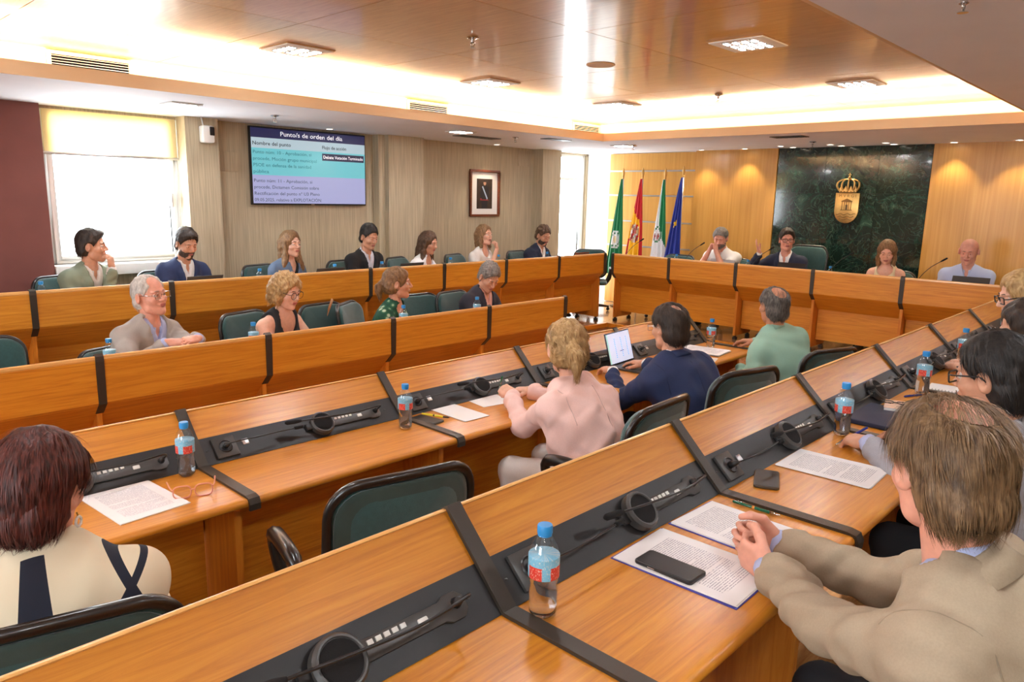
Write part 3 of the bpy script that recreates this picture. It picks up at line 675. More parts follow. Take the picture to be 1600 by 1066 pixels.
        for ax in range(3):
            A = [slice(None)]*3; B = [slice(None)]*3; A[ax] = slice(0, -1); B[ax] = slice(1, None)
            sg = ins[tuple(A)].astype(np.int8)-ins[tuple(B)].astype(np.int8)
            e = np.argwhere(sg != 0); u, w = [q for q in range(3) if q != ax]
            e = e[(e[:, u] > 0) & (e[:, w] > 0)]
            def cell(du, dw):
                q = e.copy(); q[:, u] += du; q[:, w] += dw
                return vid[q[:, 0], q[:, 1], q[:, 2]]
            q = np.stack([cell(-1, -1), cell(0, -1), cell(0, 0), cell(-1, 0)], 1)
            flip = (sg[e[:, 0], e[:, 1], e[:, 2]] > 0) == (ax == 1)
            q[flip] = q[flip][:, ::-1]; fs.append(q)
        return V, np.concatenate(fs)
def npmesh(name, V, Fq, material, smooth=True):
    me = bpy.data.meshes.new(name); n, m = len(V), len(Fq)
    me.vertices.add(n); me.vertices.foreach_set('co', np.asarray(V, F32).ravel())
    me.loops.add(m*4); me.loops.foreach_set('vertex_index', np.asarray(Fq, np.int32).ravel())
    me.polygons.add(m); me.polygons.foreach_set('loop_start', np.arange(0, m*4, 4, dtype=np.int32)); me.polygons.foreach_set('loop_total', np.full(m, 4, np.int32))
    me.update(calc_edges=True); me.validate()
    me.materials.append(MATS[material] if isinstance(material, str) else material)
    me.polygons.foreach_set('use_smooth', np.ones(len(me.polygons), bool)); return me
def rot3(yaw=0, pitch=0, roll=0):
    """yaw about z (left positive), pitch nods forward/down (positive), roll about y"""
    cy, sy = math.cos(yaw), math.sin(yaw); cp, sp = math.cos(-pitch), math.sin(-pitch); c, s_ = math.cos(roll), math.sin(roll)
    Rz = np.array([[cy, -sy, 0], [sy, cy, 0], [0, 0, 1]]); Rx = np.array([[1, 0, 0], [0, cp, -sp], [0, sp, cp]]); Ry = np.array([[c, 0, s_], [0, 1, 0], [-s_, 0, c]])
    return Rz@Rx@Ry
# ---- head, cached per kind; head frame: origin between the ears, +y forward
HEADS = {}
def head_geo(kind):
    if kind in HEADS: return HEADS[kind]
    m = kind[0] == 'm'; wide = kind.endswith('w'); w = 1.07 if wide else 1.0
    f = Field((-.115, -.135, -.15), (.115, .145, .145), .004)
    f.ell((0, -.012, .032), (.075*w, .096, .088), .01)
    f.ell((0, .022, -.040), ((.060 if m else .055)*w, .066, .078), .03)
    f.ell((0, -.03, -.03), (.062*w, .06, .06), .03)
    f.cone((-.040*w, .012, -.082), (0, .066, -.100), .024 if m else .018, .021 if m else .017, .025); f.cone((.040*w, .012, -.082), (0, .066, -.100), .024 if m else .018, .021 if m else .017, .025)
    for s in (-1, 1):
        f.ell((s*.036, .056, -.028), (.026, .028, .022), .02)
        f.ell((s*.031, .105, .006), (.018, .022, .0125), .012, 's')
    f.ell((0, .076, .024), (.052, .018, .011), .014)
    f.cone((0, .086, .012), (0, .108, -.026), .0085, .0125, .012)
    for s in (-1, 1): f.ell((s*.012, .096, -.032), (.0095, .011, .008), .008)
    f.ell((0, .084, -.058), (.026, .014, .012), .014)
    f.ell((0, .0925, -.0575), (.020, .0085, .0052), .004); f.ell((0, .0905, -.0685), (.018, .0085, .0056), .004)
    f.ell((0, .0995, -.063), (.023, .006, .0016), .003, 's')
    for s in (-1, 1):
        R = rot3(s*-.35, .12, 0)
        f.ell((s*.080*w, -.012, -.008), (.011, .021, .034), .006, 'u', R); f.ell((s*.090*w, -.006, -.004), (.008, .013, .022), .006, 's', R)
    HEADS[kind] = f.mesh(); return HEADS[kind]
# ---- hands, cached per pose; right hand frame: wrist at origin, fingers +y, palm -z, thumb on -x side
HANDS = {}
def hand_geo(pose):
    if pose in HANDS: return HANDS[pose]
    curl = {'flat': (.12, .15, .1), 'relax': (.35, .45, .3), 'curl': (.85, 1.0, .6), 'fist': (1.25, 1.4, .8), 'open': (-.05, .25, .2), 'pen': (.75, .7, .35)}[pose]
    f = Field((-.10, -.05, -.10), (.075, .215, .06), .0033)
    f.cone((0, -.012, 0), (0, .012, 0), .024, .025, .01)
    f.ell((0, .05, 0), (.040, .050, .0155), .02); f.cone((-.026, .03, -.004), (.024, .035, -.004), .015, .014, .015)
    for i, (x, L, r) in enumerate(((-.029, .075, .0088), (-.0095, .084, .0091), (.0105, .078, .0087), (.029, .062, .0078))):
        p = np.array([x, .085-.004*abs(i-1), 0.]); spread = (i-1.4)*(-.07 if pose != 'open' else -.16); a = 0.
        f.cone((x*.75, .04, 0), p, .0105, r+.001, .010)
        for seg, (fr, c) in enumerate(zip((.45, .32, .23), curl)):
            a += c*(1+.12*(i-1)*(1 if pose in ('relax', 'open') else 0)); d = np.array([-math.sin(spread)*math.cos(a), math.cos(spread)*math.cos(a), -math.sin(a)]); q = p+d*L*fr*1.05
            f.cone(p, q, r*(1-.06*seg), r*(1-.06*(seg+1)), .0035); p = q
    tp = {'flat': [(-.062, .052, -.008), (-.07, .085, -.012), (-.068, .11, -.012)], 'fist': [(-.045, .05, -.03), (-.03, .08, -.045), (-.005, .085, -.05)], 'pen': [(-.048, .055, -.03), (-.045, .085, -.042), (-.036, .105, -.046)]}.get(pose, [(-.058, .05, -.018), (-.064, .08, -.03), (-.056, .102, -.036)])
    p = (-.022, .015, -.006); r = .0155
    for q, r2 in zip(tp, (.0118, .0102, .0085)): f.cone(p, q, r, r2, .008); p, r = q, r2
    HANDS[pose] = f.mesh(); return HANDS[pose]
def unit(v): v = np.array(v, float); return v/np.linalg.norm(v)
def ik(S, W, l1, l2, pole):
    S, W = np.array(S, float), np.array(W, float); d = W-S; L = np.linalg.norm(d)
    if L > (l1+l2)*.985: W = S+d/L*(l1+l2)*.985; d = W-S; L = np.linalg.norm(d)
    a = (l1*l1-l2*l2+L*L)/(2*L); h = math.sqrt(max(l1*l1-a*a, 0)); u = d/L
    p = np.array(pole, float); p = p-u*(p@u); p = p/np.linalg.norm(p)
    return S+u*a+p*h, W
# ---- skin, hair and cloth materials
def skin(name, c):
    m = mat(name, c, .48, noise=.07, nscale=45, Subsurface_Weight=.12, Subsurface_Radius=(.012, .005, .003))
    return m
SK = dict(fair=lin(224, 172, 146), mid=lin(208, 152, 122), tan=lin(190, 132, 100), rosy=lin(222, 158, 134))
for k, c in SK.items(): skin('skin_'+k, c)
mat('lip', lin(178, 104, 94), .4); mat('eye_white', lin(225, 220, 214), .2); mat('iris', lin(46, 32, 24), .15)
def hairmat(name, c, c2, rough=.55):
    m = bpy.data.materials.new(name); m.use_nodes = True; nt = m.node_tree; b = nt.nodes['Principled BSDF']; setin(b, Roughness=rough)
    tc = nt.nodes.new('ShaderNodeTexCoord'); mp = nt.nodes.new('ShaderNodeMapping'); mp.inputs['Scale'].default_value = (130, 60, 26)
    n = nt.nodes.new('ShaderNodeTexNoise'); n.inputs['Scale'].default_value = 1; n.inputs['Detail'].default_value = 3
    nt.links.new(tc.outputs['Object'], mp.inputs[0]); nt.links.new(mp.outputs[0], n.inputs['Vector'])
    r = ramp(nt, [(.3, c), (.7, c2)]); nt.links.new(n.outputs['Fac'], r.inputs[0]); nt.links.new(r.outputs[0], b.inputs['Base Color'])
    bp = nt.nodes.new('ShaderNodeBump'); bp.inputs['Strength'].default_value = .5; bp.inputs['Distance'].default_value = .004
    nt.links.new(n.outputs['Fac'], bp.inputs['Height']); nt.links.new(bp.outputs[0], b.inputs['Normal']); MATS[name] = m
hairmat('hair_black', lin(20, 16, 14), lin(44, 36, 32)); hairmat('hair_dark', lin(34, 24, 18), lin(62, 46, 34)); hairmat('hair_brown', lin(62, 42, 28), lin(106, 76, 52))
hairmat('hair_lightbrown', lin(104, 74, 46), lin(158, 120, 80)); hairmat('hair_blonde', lin(150, 112, 66), lin(206, 172, 118)); hairmat('hair_grey', lin(96, 90, 84), lin(150, 142, 134)); hairmat('hair_white', lin(176, 168, 158), lin(222, 216, 208))
hairmat('stubble', lin(58, 42, 34), lin(92, 68, 54), .7); hairmat('hair_red', lin(46, 16, 12), lin(104, 42, 30)); hairmat('hair_salt', lin(60, 54, 50), lin(120, 112, 104)); hairmat('hair_sand', lin(84, 60, 38), lin(144, 112, 76))
def cloth(name, c, rough=.85, noise=.05, nscale=260, bump=.12, bscale=1400): return mat('cloth_'+name, c, rough, noise=noise, nscale=nscale, bump=bump, bscale=bscale)
for n_, c_ in dict(beige=(168, 150, 126), navy=(34, 40, 62), navy2=(36, 48, 84), black=(26, 25, 27), sage=(132, 140, 118), grey=(166, 158, 150), pink=(234, 196, 186), white=(232, 230, 228), paleblue=(176, 186, 222), mint=(142, 178, 158), skyblue=(184, 196, 226), cream=(230, 216, 180), denim=(92, 108, 132), pinkshirt=(226, 178, 166), charcoal=(42, 40, 50), green=(36, 84, 62), greyjacket=(160, 158, 164), trousers=(30, 30, 34), darktop=(36, 38, 42), ivory=(222, 208, 178), navyprint=(26, 30, 46), offwhite=(226, 218, 210), stripe=(206, 206, 216)).items(): cloth(n_, lin(*c_))
# floral print blouse: dark green with pale blotches
m_ = MATS['cloth_green']; nt_ = m_.node_tree; b_ = nt_.nodes['Principled BSDF']
vt = nt_.nodes.new('ShaderNodeTexVoronoi'); vt.inputs['Scale'].default_value = 17; tc_ = nt_.nodes.new('ShaderNodeTexCoord'); nt_.links.new(tc_.outputs['Object'], vt.inputs['Vector'])
rp = ramp(nt_, [(.0, lin(214, 214, 204)), (.28, lin(150, 176, 140)), (.36, lin(40, 96, 68)), (.6, lin(26, 72, 52))]); nt_.links.new(vt.outputs['Distance'], rp.inputs[0]); nt_.links.new(rp.outputs[0], b_.inputs['Base Color'])

# ---- hair shapes (head frame)
def hair_geo(style, v=.005):
    st = style; f = Field((-.17, -.19, -.36), (.17, .15, .17), v); t = st.get('t', .010); kind = st['kind']
    crown = st.get('crown', 0.0)
    def plane(y0, z0, y1, z1):   # keeps the side above/behind the line (y0,z0)->(y1,z1)
        dy, dz = y0-y1, z0-z1; L = math.hypot(dy, dz)
        return lambda X, Y, Z: ((Y-y1)*dz-(Z-z1)*dy)/L
    hl = st.get('hairline', .079)
    if kind in ('short', 'balding', 'wavyshort'):
        f.ell((0, -.014, .034+crown*.5), (.079+t, .099+t, .091+t+crown*.5), 0)
        f.ell((0, -.05, -.03), (.068+t, .062+t*.8, .075), .02)
        if st.get('quiff'): f.ell((0, .055, .098), (.055, .04, .026), .025)
        f.noise(st.get('rough', .0022), 75, st.get('seed', 1))
        f.cutfn(plane(.080, hl, .016, -.018), .006)
        f.cutfn(lambda X, Y, Z: (st.get('nape', -.082)-Z), .01)
        # room for the ears
        te = max(0, t-.01); f.ell((.09+te, .0, -.015), (.032+te, .034, .046), .006, 's'); f.ell((-.09-te, .0, -.015), (.032+te, .034, .046), .006, 's')
        if kind == 'balding': f.ell((0, st.get('bald_y', .0), .135), st.get('bald_r', (.062, .085, .07)), .02, 's')
        if st.get('bald_front'): f.ell((0, .10, .10), (.07, .075, .06), .01, 's')
    else:
        L = st.get('len', .2); W = st.get('w', .076)
        f.ell((0, -.016, .036+crown*.5), (.081+t, .101+t, .092+t+crown*.5), 0)
        if kind in ('bob', 'long', 'pixie'):
            for s in (-1, 1):
                f.cone((s*.066, .010, .03), (s*W, .0, -L*.55), .024, .026, .025); f.cone((s*W, .0, -L*.5), (s*(W+st.get('flare', .0)), st.get('fwd', .01), -L), .027, st.get('tip', .018), .025)
                f.cone((s*.05, -.065, .0), (s*.05, -.08, -L*.9), .05, st.get('tip', .018)+.008, .03)
            f.cone((0, -.08, .0), (0, -.085, -L*.95), .05, .03, .03)
        else:
            f.ell((0, -.05, -.03), (.074+t, .066+t, .075), .03)
        if kind == 'ponytail':
            f.ell((0, -.125, .0), (.03, .03, .028), .012); pts = [(0, -.13, -.005), (0.0, -.152, -.03), (.004, -.152, -.07), (.006, -.142, -.115)]
            for a, b, r1, r2 in zip(pts[:-1], pts[1:], (.020, .028, .026), (.028, .026, .012)): f.cone(a, b, r1, r2, .012)
        f.noise(st.get('rough', .0032), st.get('freq', 60), st.get('seed', 2))
        # open the face
        f.ell((0, .105, -.05), (.060, .085, .115), .012, 's'); f.ell((0, .10, -.16), (.062, .09, .13), .02, 's')
        f.cutfn(plane(.090, hl, .045, -.03), .008) if kind in ('ponytail', 'pixie') else f.cutfn(lambda X, Y, Z: np.maximum(Y-.092+.0*Z, (Y-.075)+(-(Z-.06))*.15), .008)
        if kind in ('ponytail',):
            f.ell((.09, .0, -.02), (.03, .03, .045), .006, 's'); f.ell((-.09, .0, -.02), (.03, .03, .045), .006, 's')
            f.cutfn(lambda X, Y, Z: np.where((Y > -.11), -.085-Z, -1.), .0)
    return f.mesh()
def strands(V, Fq, n, length, width, seed, flow, lift=.003, ear=False):
    """loose locks lying along the hair surface"""
    rs = np.random.RandomState(seed); a, b, c = V[Fq[:, 0]], V[Fq[:, 1]], V[Fq[:, 2]]; N = np.cross(b-a, c-a); A = np.linalg.norm(N, axis=1)+1e-12
    if ear:
        A2 = A*np.where((np.abs(a[:, 0]) > .055) & (a[:, 1] > -.05) & (a[:, 1] < .045) & (a[:, 2] < .04), 0, 1)
    else: A2 = A
    pick = rs.choice(len(Fq), n, p=A2/A2.sum()); p = (a+V[Fq[:, 2]])[pick]*.5; nn = N[pick]/A[pick][:, None]
    fl = flow(p); fl = fl-nn*(fl*nn).sum(1)[:, None]+rs.normal(size=(n, 3))*.10; fl = fl-nn*(fl*nn).sum(1)[:, None]*.9; fl /= np.linalg.norm(fl, axis=1)[:, None]+1e-9
    side = np.cross(nn, fl); L = length*(.5+rs.rand(n)); W = width*(.6+.8*rs.rand(n)); vs_, fs_ = [], []
    for k in range(4):
        t = k/3.; q = p+fl*(L*t)[:, None]+nn*(lift*(.3+1.6*t-1.3*t*t)-L**2*t*t*4.2)[:, None]*1.0+np.array([0, 0, -.01])*t*t
        w = W*(1-.85*t*t); vs_ += [q-side*w[:, None]*.5, q+side*w[:, None]*.5]
    Vs = np.concatenate(vs_)
    for k in range(3):
        i = np.arange(n); fs_.append(np.stack([i+2*k*n, i+(2*k+1)*n, i+(2*k+3)*n, i+(2*k+2)*n], 1))
    return Vs, np.concatenate(fs_)
def glasses_parts(kind, parent, X):
    """spectacles in head frame; X maps head frame to object frame"""
    g = MB(); lens = MB(); y = .104; hw, hh, sq = (.026, .017, .35) if kind != 'round' else (.025, .0235, .98)
    for s in (-1, 1):
        o = rrect(hw, hh, hh*sq if kind != 'round' else hh*.98, 5); g.tube([(s*.033+a, y-.10*abs(a*s+.0)*.4, -.002+b) for a, b in o], .0018 if kind != 'thick' else .003, 6, closed=True)
        lens.add([(s*.033+a, y-.04*abs(a), -.002+b) for a, b in o], [tuple(range(len(o)))])
        g.tube([(s*(.033+hw), y-.004, .006), (s*.078, .085, .008), (s*.084, .0, .01), (s*.082, -.02, -.006)], .0018 if kind != 'thick' else .0028, 6)
    g.tube([(-.008, y+.001, .002), (0, y+.003, .005), (.008, y+.001, .002)], .0018, 6)
    o = g.xf(X).build('glasses', 'black_plastic' if kind != 'wire' else 'chrome', parent, smooth=True); lens.xf(X).build('lens', 'lens_glass', o)
PEOPLE = []
def unit_rows(v): return v/(np.linalg.norm(v, axis=1)[:, None]+1e-9)
def person(label, head, gaze, face, zf, sex='m', root=None, pitch=.1, roll=0., skin_='mid', hair=None, hairmat_='hair_dark', nstr=500, outfit=None, hl=None, hr=None, beard=None, glasses=None, brow='hair_dark', kind=None, hs=1.05, belly=0., near=False, extras=None, lids=.45, shrug=0., twist=0., worktop=None, sw=None, torso_w=1.0):
    """head: world centre; gaze: world heading of the head; face: world heading of the body; hl/hr: (wrist world xyz, finger heading vector, palm normal, pose)"""
    of = outfit or {}
    fd = np.array([math.cos(face), math.sin(face), 0.]); rd = np.array([math.sin(face), -math.cos(face), 0.])
    H0 = np.array(head, float)
    if root is None: root = H0[:2]-fd[:2]*.17
    root = np.array([root[0], root[1], zf])
    def loc(w): w = np.array(w, float)-root; return np.array([w@rd, w@fd, w[2]])
    def locv(v): v = np.array(v, float); return np.array([v@rd, v@fd, v[2]])
    H = loc(H0); hy = gaze-face; Rh = rot3(hy, pitch, roll)*hs; Rn = rot3(hy*.4, pitch*.6, roll*.5)
    m = sex == 'm'; sw = sw or (.178 if m else .155)
    P = np.array([0, 0, .55]); N = H-Rn@np.array([0, .030, .185*hs]); up = unit(N-P); L = np.linalg.norm(N-P)
    r = unit(np.array([math.cos(twist), math.sin(twist), 0])-up*(up@np.array([math.cos(twist), math.sin(twist), 0]))); f = np.cross(up, r)
    T = lambda x, y, z: P+r*x+f*y+up*z
    RT = np.stack([r, f, up], 1)
    S = {s: T(s*sw, -.005, L-.078+shrug) for s in (-1, 1)}
    wtz = (worktop if worktop is not None else .74)
    # arms
    arms = {}
    for s, hnd in ((-1, hl), (1, hr)):
        if hnd is None:
            w = np.array([s*.10, .40, wtz+.035]); fdir = np.array([-s*.75, .66, 0.]); pn = np.array([0, 0, -1.]); pose = 'relax'
        else:
            w = loc(hnd[0]); fdir = locv(hnd[1]); pn = locv(hnd[2]); pose = hnd[3]
        E_, W_ = ik(S[s], w, .29, .255, hnd[4] if hnd is not None and len(hnd) > 4 else np.array([s*.55, -.35, -.9]))
        arms[s] = (E_, W_, unit(fdir), unit(pn), pose)
    # --- skin: head, neck, hands (and bare arms)
    HV, HF = head_geo(kind or sex); Vs = [HV@Rh.T+H]; Fs = [HF]; nv = len(HV)
    bare = of.get('arms', 'sleeve'); h = .007 if near else .009
    lo = np.minimum.reduce([H, N, T(0, 0, L*.5), S[-1], S[1]]+[a for s in arms for a in arms[s][:2]])-.12; hi = np.maximum.reduce([H, N, S[-1], S[1]]+[a for s in arms for a in arms[s][:2]])+.12
    fb = Field(lo, hi, h); nr = .056 if m else .046
    fb.cone(H+Rh@np.array([0, -.022, -.055]), N+up*-.01, nr*hs, nr*1.08, .02)
    slim = 0 if of.get('open', 0) else .012
    fb.ell(T(0, .0, L*.66), (sw*.86*torso_w-slim, .098-slim, .19-slim), .03, 'u', RT)
    for s in (-1, 1): fb.cone(T(s*.03, -.012, L-.012-slim), T(s*(sw-.02), -.005, L-.058), .038-slim, .05-slim, .03)
    for s in (-1, 1):
        E_, W_ = arms[s][:2]; ra = (.046 if m else .041)*of.get('armw', 1); k_ = 1.0 if bare != 'sleeve' else .72
        fb.cone(S[s], E_, ra*1.12*(k_ if bare == 'none' else .8), ra*.9*(k_ if bare == 'none' else .8), .03)
        fb.cone(E_, W_, ra*.92*k_, .026 if k_ == 1 else .022, .015)
    V, Fq = fb.mesh(); Vs.append(V); Fs.append(Fq+nv); nv += len(V)
    for s in (-1, 1):
        E_, W_, fdir, pn, pose = arms[s]
        V, Fq = hand_geo(pose); k = (1.0 if m else .9)
        X = unit(np.cross(fdir, -pn)); pn2 = np.cross(X, fdir); M = np.stack([X, fdir, pn2], 1)
        V = V.copy()
        if s < 0: V[:, 0] *= -1; Fq = Fq[:, ::-1]
        Vs.append((V*k)@M.T+W_); Fs.append(Fq+nv); nv += len(V)
    # eyelids
    lid = MB()
    for s in (-1, 1):
        n_, m_2 = 10, 4; top = .55-lids*1.5
        vv = []
        for i in range(m_2+1):
            el = PI/2*.95-(PI/2*.95-top)*i/m_2
            for j in range(n_+1):
                az = -1.5+3.0*j/n_; vv.append((s*.031+.0148*math.cos(el)*math.sin(az), .0765+.0148*math.cos(el)*math.cos(az), .004+.0148*math.sin(el)))
        lid.add(vv, [(i*(n_+1)+j, (i+1)*(n_+1)+j, (i+1)*(n_+1)+j+1, i*(n_+1)+j+1) for i in range(m_2) for j in range(n_)])
    Vs.append(np.array(lid.v)@Rh.T+H); Fs.append(np.array(lid.f)+nv)
    V = np.concatenate(Vs); Fq = np.concatenate(Fs)
    me = npmesh('person', V, Fq, 'skin_'+skin_); me.materials.append(MATS['lip'])
    # lips take the lip colour
    hv = HV[HF].mean(1); lipf = (np.abs(hv[:, 0]) < .021) & (hv[:, 1] > .089) & (hv[:, 2] < -.0525) & (hv[:, 2] > -.0735)
    if len(me.polygons) == len(Fq):
        mi = np.zeros(len(Fq), np.int32); mi[:len(HF)] = lipf; me.polygons.foreach_set('material_index', mi)
    o = link('person', me, None, tuple(root), face-PI/2); tag(o, label, 'person', 'people at the council desks'); PEOPLE.append(o)
    XH = Matrix([list(Rh[0])+[H[0]], list(Rh[1])+[H[1]], list(Rh[2])+[H[2]], [0, 0, 0, 1]])
    # eyes and brows
    for s in (-1, 1):
        e = MB().ball((s*.031, .0765, .004), .0138, 12, 8).xf(XH).build('eye', 'eye_white', o, smooth=True)
        MB().ball((s*.0305, .0868, .003), .0062, 10, 6, (1, .75, 1)).xf(XH).build('iris', 'iris', e, smooth=True)
        MB().tube([(s*.013, .0935, .0262), (s*.03, .0915, .0295), (s*.05, .077, .0225)], [.003, .0034, .0015], 6, flat=.6).xf(XH).build('eyebrow', brow if brow in MATS else hairmat_, o, smooth=True)
    # hair
    if hair:
        V, Fq = hair_geo(hair, .0045 if near else .0055); V = V*np.array([1.05 if (kind or '').endswith('w') else 1., 1, 1])
        hb = hair.get('seed', 3)
        if nstr:
            lk = hair.get('kind'); fl = (lambda p: np.stack([p[:, 0]*2.0, -.35-0*p[:, 0]-p[:, 1]*1.0, -.9+2.2*p[:, 2]*0-.0*p[:, 1]], 1)) if lk in ('short', 'balding', 'wavyshort') else (lambda p: np.stack([p[:, 0]*1.5, -.15-p[:, 1]*1.2, -1.0+0*p[:, 2]], 1))
            if lk == 'ponytail': fl = lambda p: np.where((p[:, 1] < -.118)[:, None] & (p[:, 2] < .01)[:, None], np.array([[0., -.05, -1.]]), unit_rows(np.array([[0., -.16, -.004]])-p))
            SV, SF = strands(V, Fq, nstr, hair.get('sl', .034), hair.get('sw', .0032), hb, fl, hair.get('lift', .0035), lk in ('short', 'balding', 'wavyshort', 'ponytail'))
            Fq = np.concatenate([Fq, SF+len(V)]); V = np.concatenate([V, SV])
            if lk == 'balding' and near:
                cap = dict(hair); cap['bald_r'] = (.001, .001, .001); V2, F2 = hair_geo(cap, .007); V2[:, 2] -= hair.get('t', .01)*.7*(V2[:, 2] > .05); k2 = V2[F2].mean(1)[:, 2] > .06; SV, SF = strands(V2, F2[k2], nstr//11, .05, .0013, hb+9, fl, .002); Fq = np.concatenate([Fq, SF+len(V)]); V = np.concatenate([V, SV])
        ho = link('hair', npmesh('hair', V@Rh.T+H, Fq, hairmat_), o)
        if hair['kind'] == 'ponytail': MB().tube([(.021*math.cos(q), -.136+.004*math.sin(q), -.004+.021*math.sin(q)) for q in np.linspace(0, 2*PI, 15)[:-1]], .0055, 7, closed=True).xf(XH).build('hair_tie', 'black_plastic', o, smooth=True)
    if beard:
        fb = Field((-.1, -.04, -.15), (.1, .13, .02), .0045); t = beard.get('t', .005)+.002
        fb.ell((0, .022, -.040), (.060+t, .066+t, .078+t), .01); fb.cone((-.040, .012, -.082), (0, .066, -.100), .024+t, .021+t, .02); fb.cone((.040, .012, -.082), (0, .066, -.100), .024+t, .021+t, .02); fb.ell((0, .084, -.055), (.028+t, .014+t, .013+t), .012)
        fb.noise(.0015, 150, 4)
        fb.cutfn(lambda X, Y, Z: np.maximum(Z+.046-.9*np.maximum(0, np.abs(X)-.034)*2.2, -(Y-.0)+.004), .006); fb.ell((0, .10, -.063), (.020, .03, .0085), .004, 's')
        V, Fq = fb.mesh(); link('beard', npmesh('beard', V@Rh.T+H, Fq, beard.get('mat', 'hair_dark')), o)
    if glasses: glasses_parts(glasses, o, XH)
    # --- clothing
    def torso(fl, inf, full=True):
        tw = torso_w
        fl.ell(T(0, .0, L*.68), ((sw*.90+inf)*tw, .112+inf, .20+inf), .03, 'u', RT)
        fl.ell(T(0, .012+belly*.4, L*.30), ((sw*.84+inf)*tw, .115+inf+belly, .21+inf), .06, 'u', RT)
        fl.ell(T(0, .0, .02), ((sw*.90+inf)*tw, .135+inf, .14+inf), .05, 'u', RT)
        for s in (-1, 1):
            fl.cone(T(s*.035, -.02, L-.022), T(s*(sw-.018), -.008, L-.078+shrug), .044+inf, (.054 if m else .046)+inf, .035)
            if inf > .008: fl.cone(S[s], T(s*sw*.72, 0, L*.45), .05+inf, .05+inf, .05)
            if not m: fl.ell(T(s*.07, .085, L*.60), (.062+inf*.5, .052+inf, .058+inf*.5), .035, 'u', RT)
        if inf > .012: fl.ell(T(0, -.045, L*.52), (sw*.98*torso_w, .085+inf, .19), .07, 'u', RT)
        if inf > .008: fl.cone(T(-sw+.03, -.02, L-.10), T(sw-.03, -.02, L-.10), .060+inf, .060+inf, .05)
        return fl
    def sleeves(fl, inf, tend=1.0, wr=.004):
        for s in (-1, 1):
            E_, W_ = arms[s][:2]; ra = (.049 if m else .042)*of.get('armw', 1)
            fl.cone(S[s], E_, ra+inf+.004, ra*.88+inf, .035, wr=wr*.7, wf=75)
            if tend > 0: fl.cone(E_, E_+(W_-E_)*tend, ra*.92+inf, (ra*.9+(.032-ra*.9)*tend)+inf, .02, wr=wr, wf=95)
        return fl
    b_lo = np.minimum.reduce([lo, P-.25]); b_hi = np.maximum.reduce([hi, P+.25]); b_hi[2] = max(S[-1][2], S[1][2], N[2], arms[-1][1][2], arms[1][1][2])+.13; b_lo[2] = .40
    typ = of.get('type', 'shirt'); zN = L
    def TF(X, Y, Z):   # torso-frame coordinates of the grid
        x, y, z = X-P[0], Y-P[1], Z-P[2]
        return x*r[0]+y*r[1]+z*r[2], x*f[0]+y*f[1]+z*f[2], x*up[0]+y*up[1]+z*up[2]
    def collar(name, matn, R0, zb, zt, R1, zf_, gap, drop, tilt, par):
        n = 29; rings = []
        for a in np.linspace(gap, 2*PI-gap, n):
            s_, c_ = math.sin(a), math.cos(a); fr = (1+c_)/2; tl = tilt*fr; dr = drop*fr**6
            rings.append([T(R*s_, R*c_*.96+.004, z-tl) for R, z in ((R0, zb), (R0+.001, zt-.004), (R0+.004, zt), (R0+.009, zt-.003), (R1, zf_-dr), (R1-.006, zf_-dr-.003), (R0+.006, zb))])
        k = len(rings[0]); v = [p for r_ in rings for p in r_]; fc = [(i_*k+j_, i_*k+(j_+1) % k, (i_+1)*k+(j_+1) % k, (i_+1)*k+j_) for i_ in range(n-1) for j_ in range(k)]
        fc += [tuple(range(k))[::-1], tuple(range((n-1)*k, n*k))]
        MB().add(v, fc).build(name, matn, par, smooth=True)
    def vcut(fl, w0, depth, y0=0.0):
        x, y, z = TF(*fl.grid()); w = (z-(L-depth))/depth*w0
        g = np.maximum(np.maximum(np.maximum((np.abs(x)-w)*.95, y0-y), (L-depth)-z), y-.19-belly); fl.d = np.maximum(fl.d, -g).astype(F32)
    NF = 1.0 if m else .86
    if typ == 'blazer':
        fs_ = Field(np.minimum.reduce([T(-.24, -.2, L*.25), T(.24, .22, L*.25), T(0, 0, L)-.2]), np.maximum.reduce([T(.24, .22, L)+.06, T(-.24, -.2, L)+.06]), .009 if near else .011)
        torso(fs_, .0)
        vcut(fs_, .030 if of.get('collar', 1) else .05, .085 if of.get('collar', 1) else .12)
        V, Fq = fs_.mesh(); so = link('shirt', npmesh('shirt', V, Fq, 'cloth_'+of.get('shirt', 'white')), o)
        if of.get('collar', 1): collar('collar', 'cloth_'+of.get('shirt', 'white'), .059*NF, L-.0, L+.086, .088*NF, L+.040, .24, .05, .08, so)
        if of.get('tie'): MB().tube([T(0, .098+.03, L-.03), T(0, .135, L*.7), T(0, .145, L*.35)], [.012, .022, .028], 8, flat=.3).build('tie', 'cloth_'+of['tie'], o, smooth=True)
        # shirt cuffs
        for s in (-1, 1) if of.get('collar', 1) else ():
            E_, W_ = arms[s][:2]; d = unit(W_-E_); MB().tube([W_-d*.06, W_-d*.005, W_+d*.012], [.037, .036, .033], 14).build('cuff', 'cloth_'+of.get('shirt', 'white'), o, smooth=True)
        fj = Field(b_lo, b_hi, h); torso(fj, .016); sleeves(fj, .012, .86, of.get('wr', .0035));
        fj.noise(of.get('fold', .005), 16, len(PEOPLE)); fj.noise(of.get('crease', .0018), 38, len(PEOPLE)+50); X, Y, Z = fj.grid(); x, y, z = TF(X, Y, Z)
        vz = of.get('v', .30); w = np.clip((z-(L-vz))/vz, 0, 1.3)*(.066 if m else .058)
        lap = np.minimum(np.clip((np.abs(x)-w+.012)/.01, 0, 1), np.clip((w+.062*np.clip((z-(L-vz))/vz*1.6, .25, 1)-np.abs(x))/.01, 0, 1))*(y > .02)*np.clip((z-(L-vz))/.02, 0, 1)*np.clip((L-.03-z)/.02, 0, 1); fj.d = (fj.d-lap*.008).astype(F32)
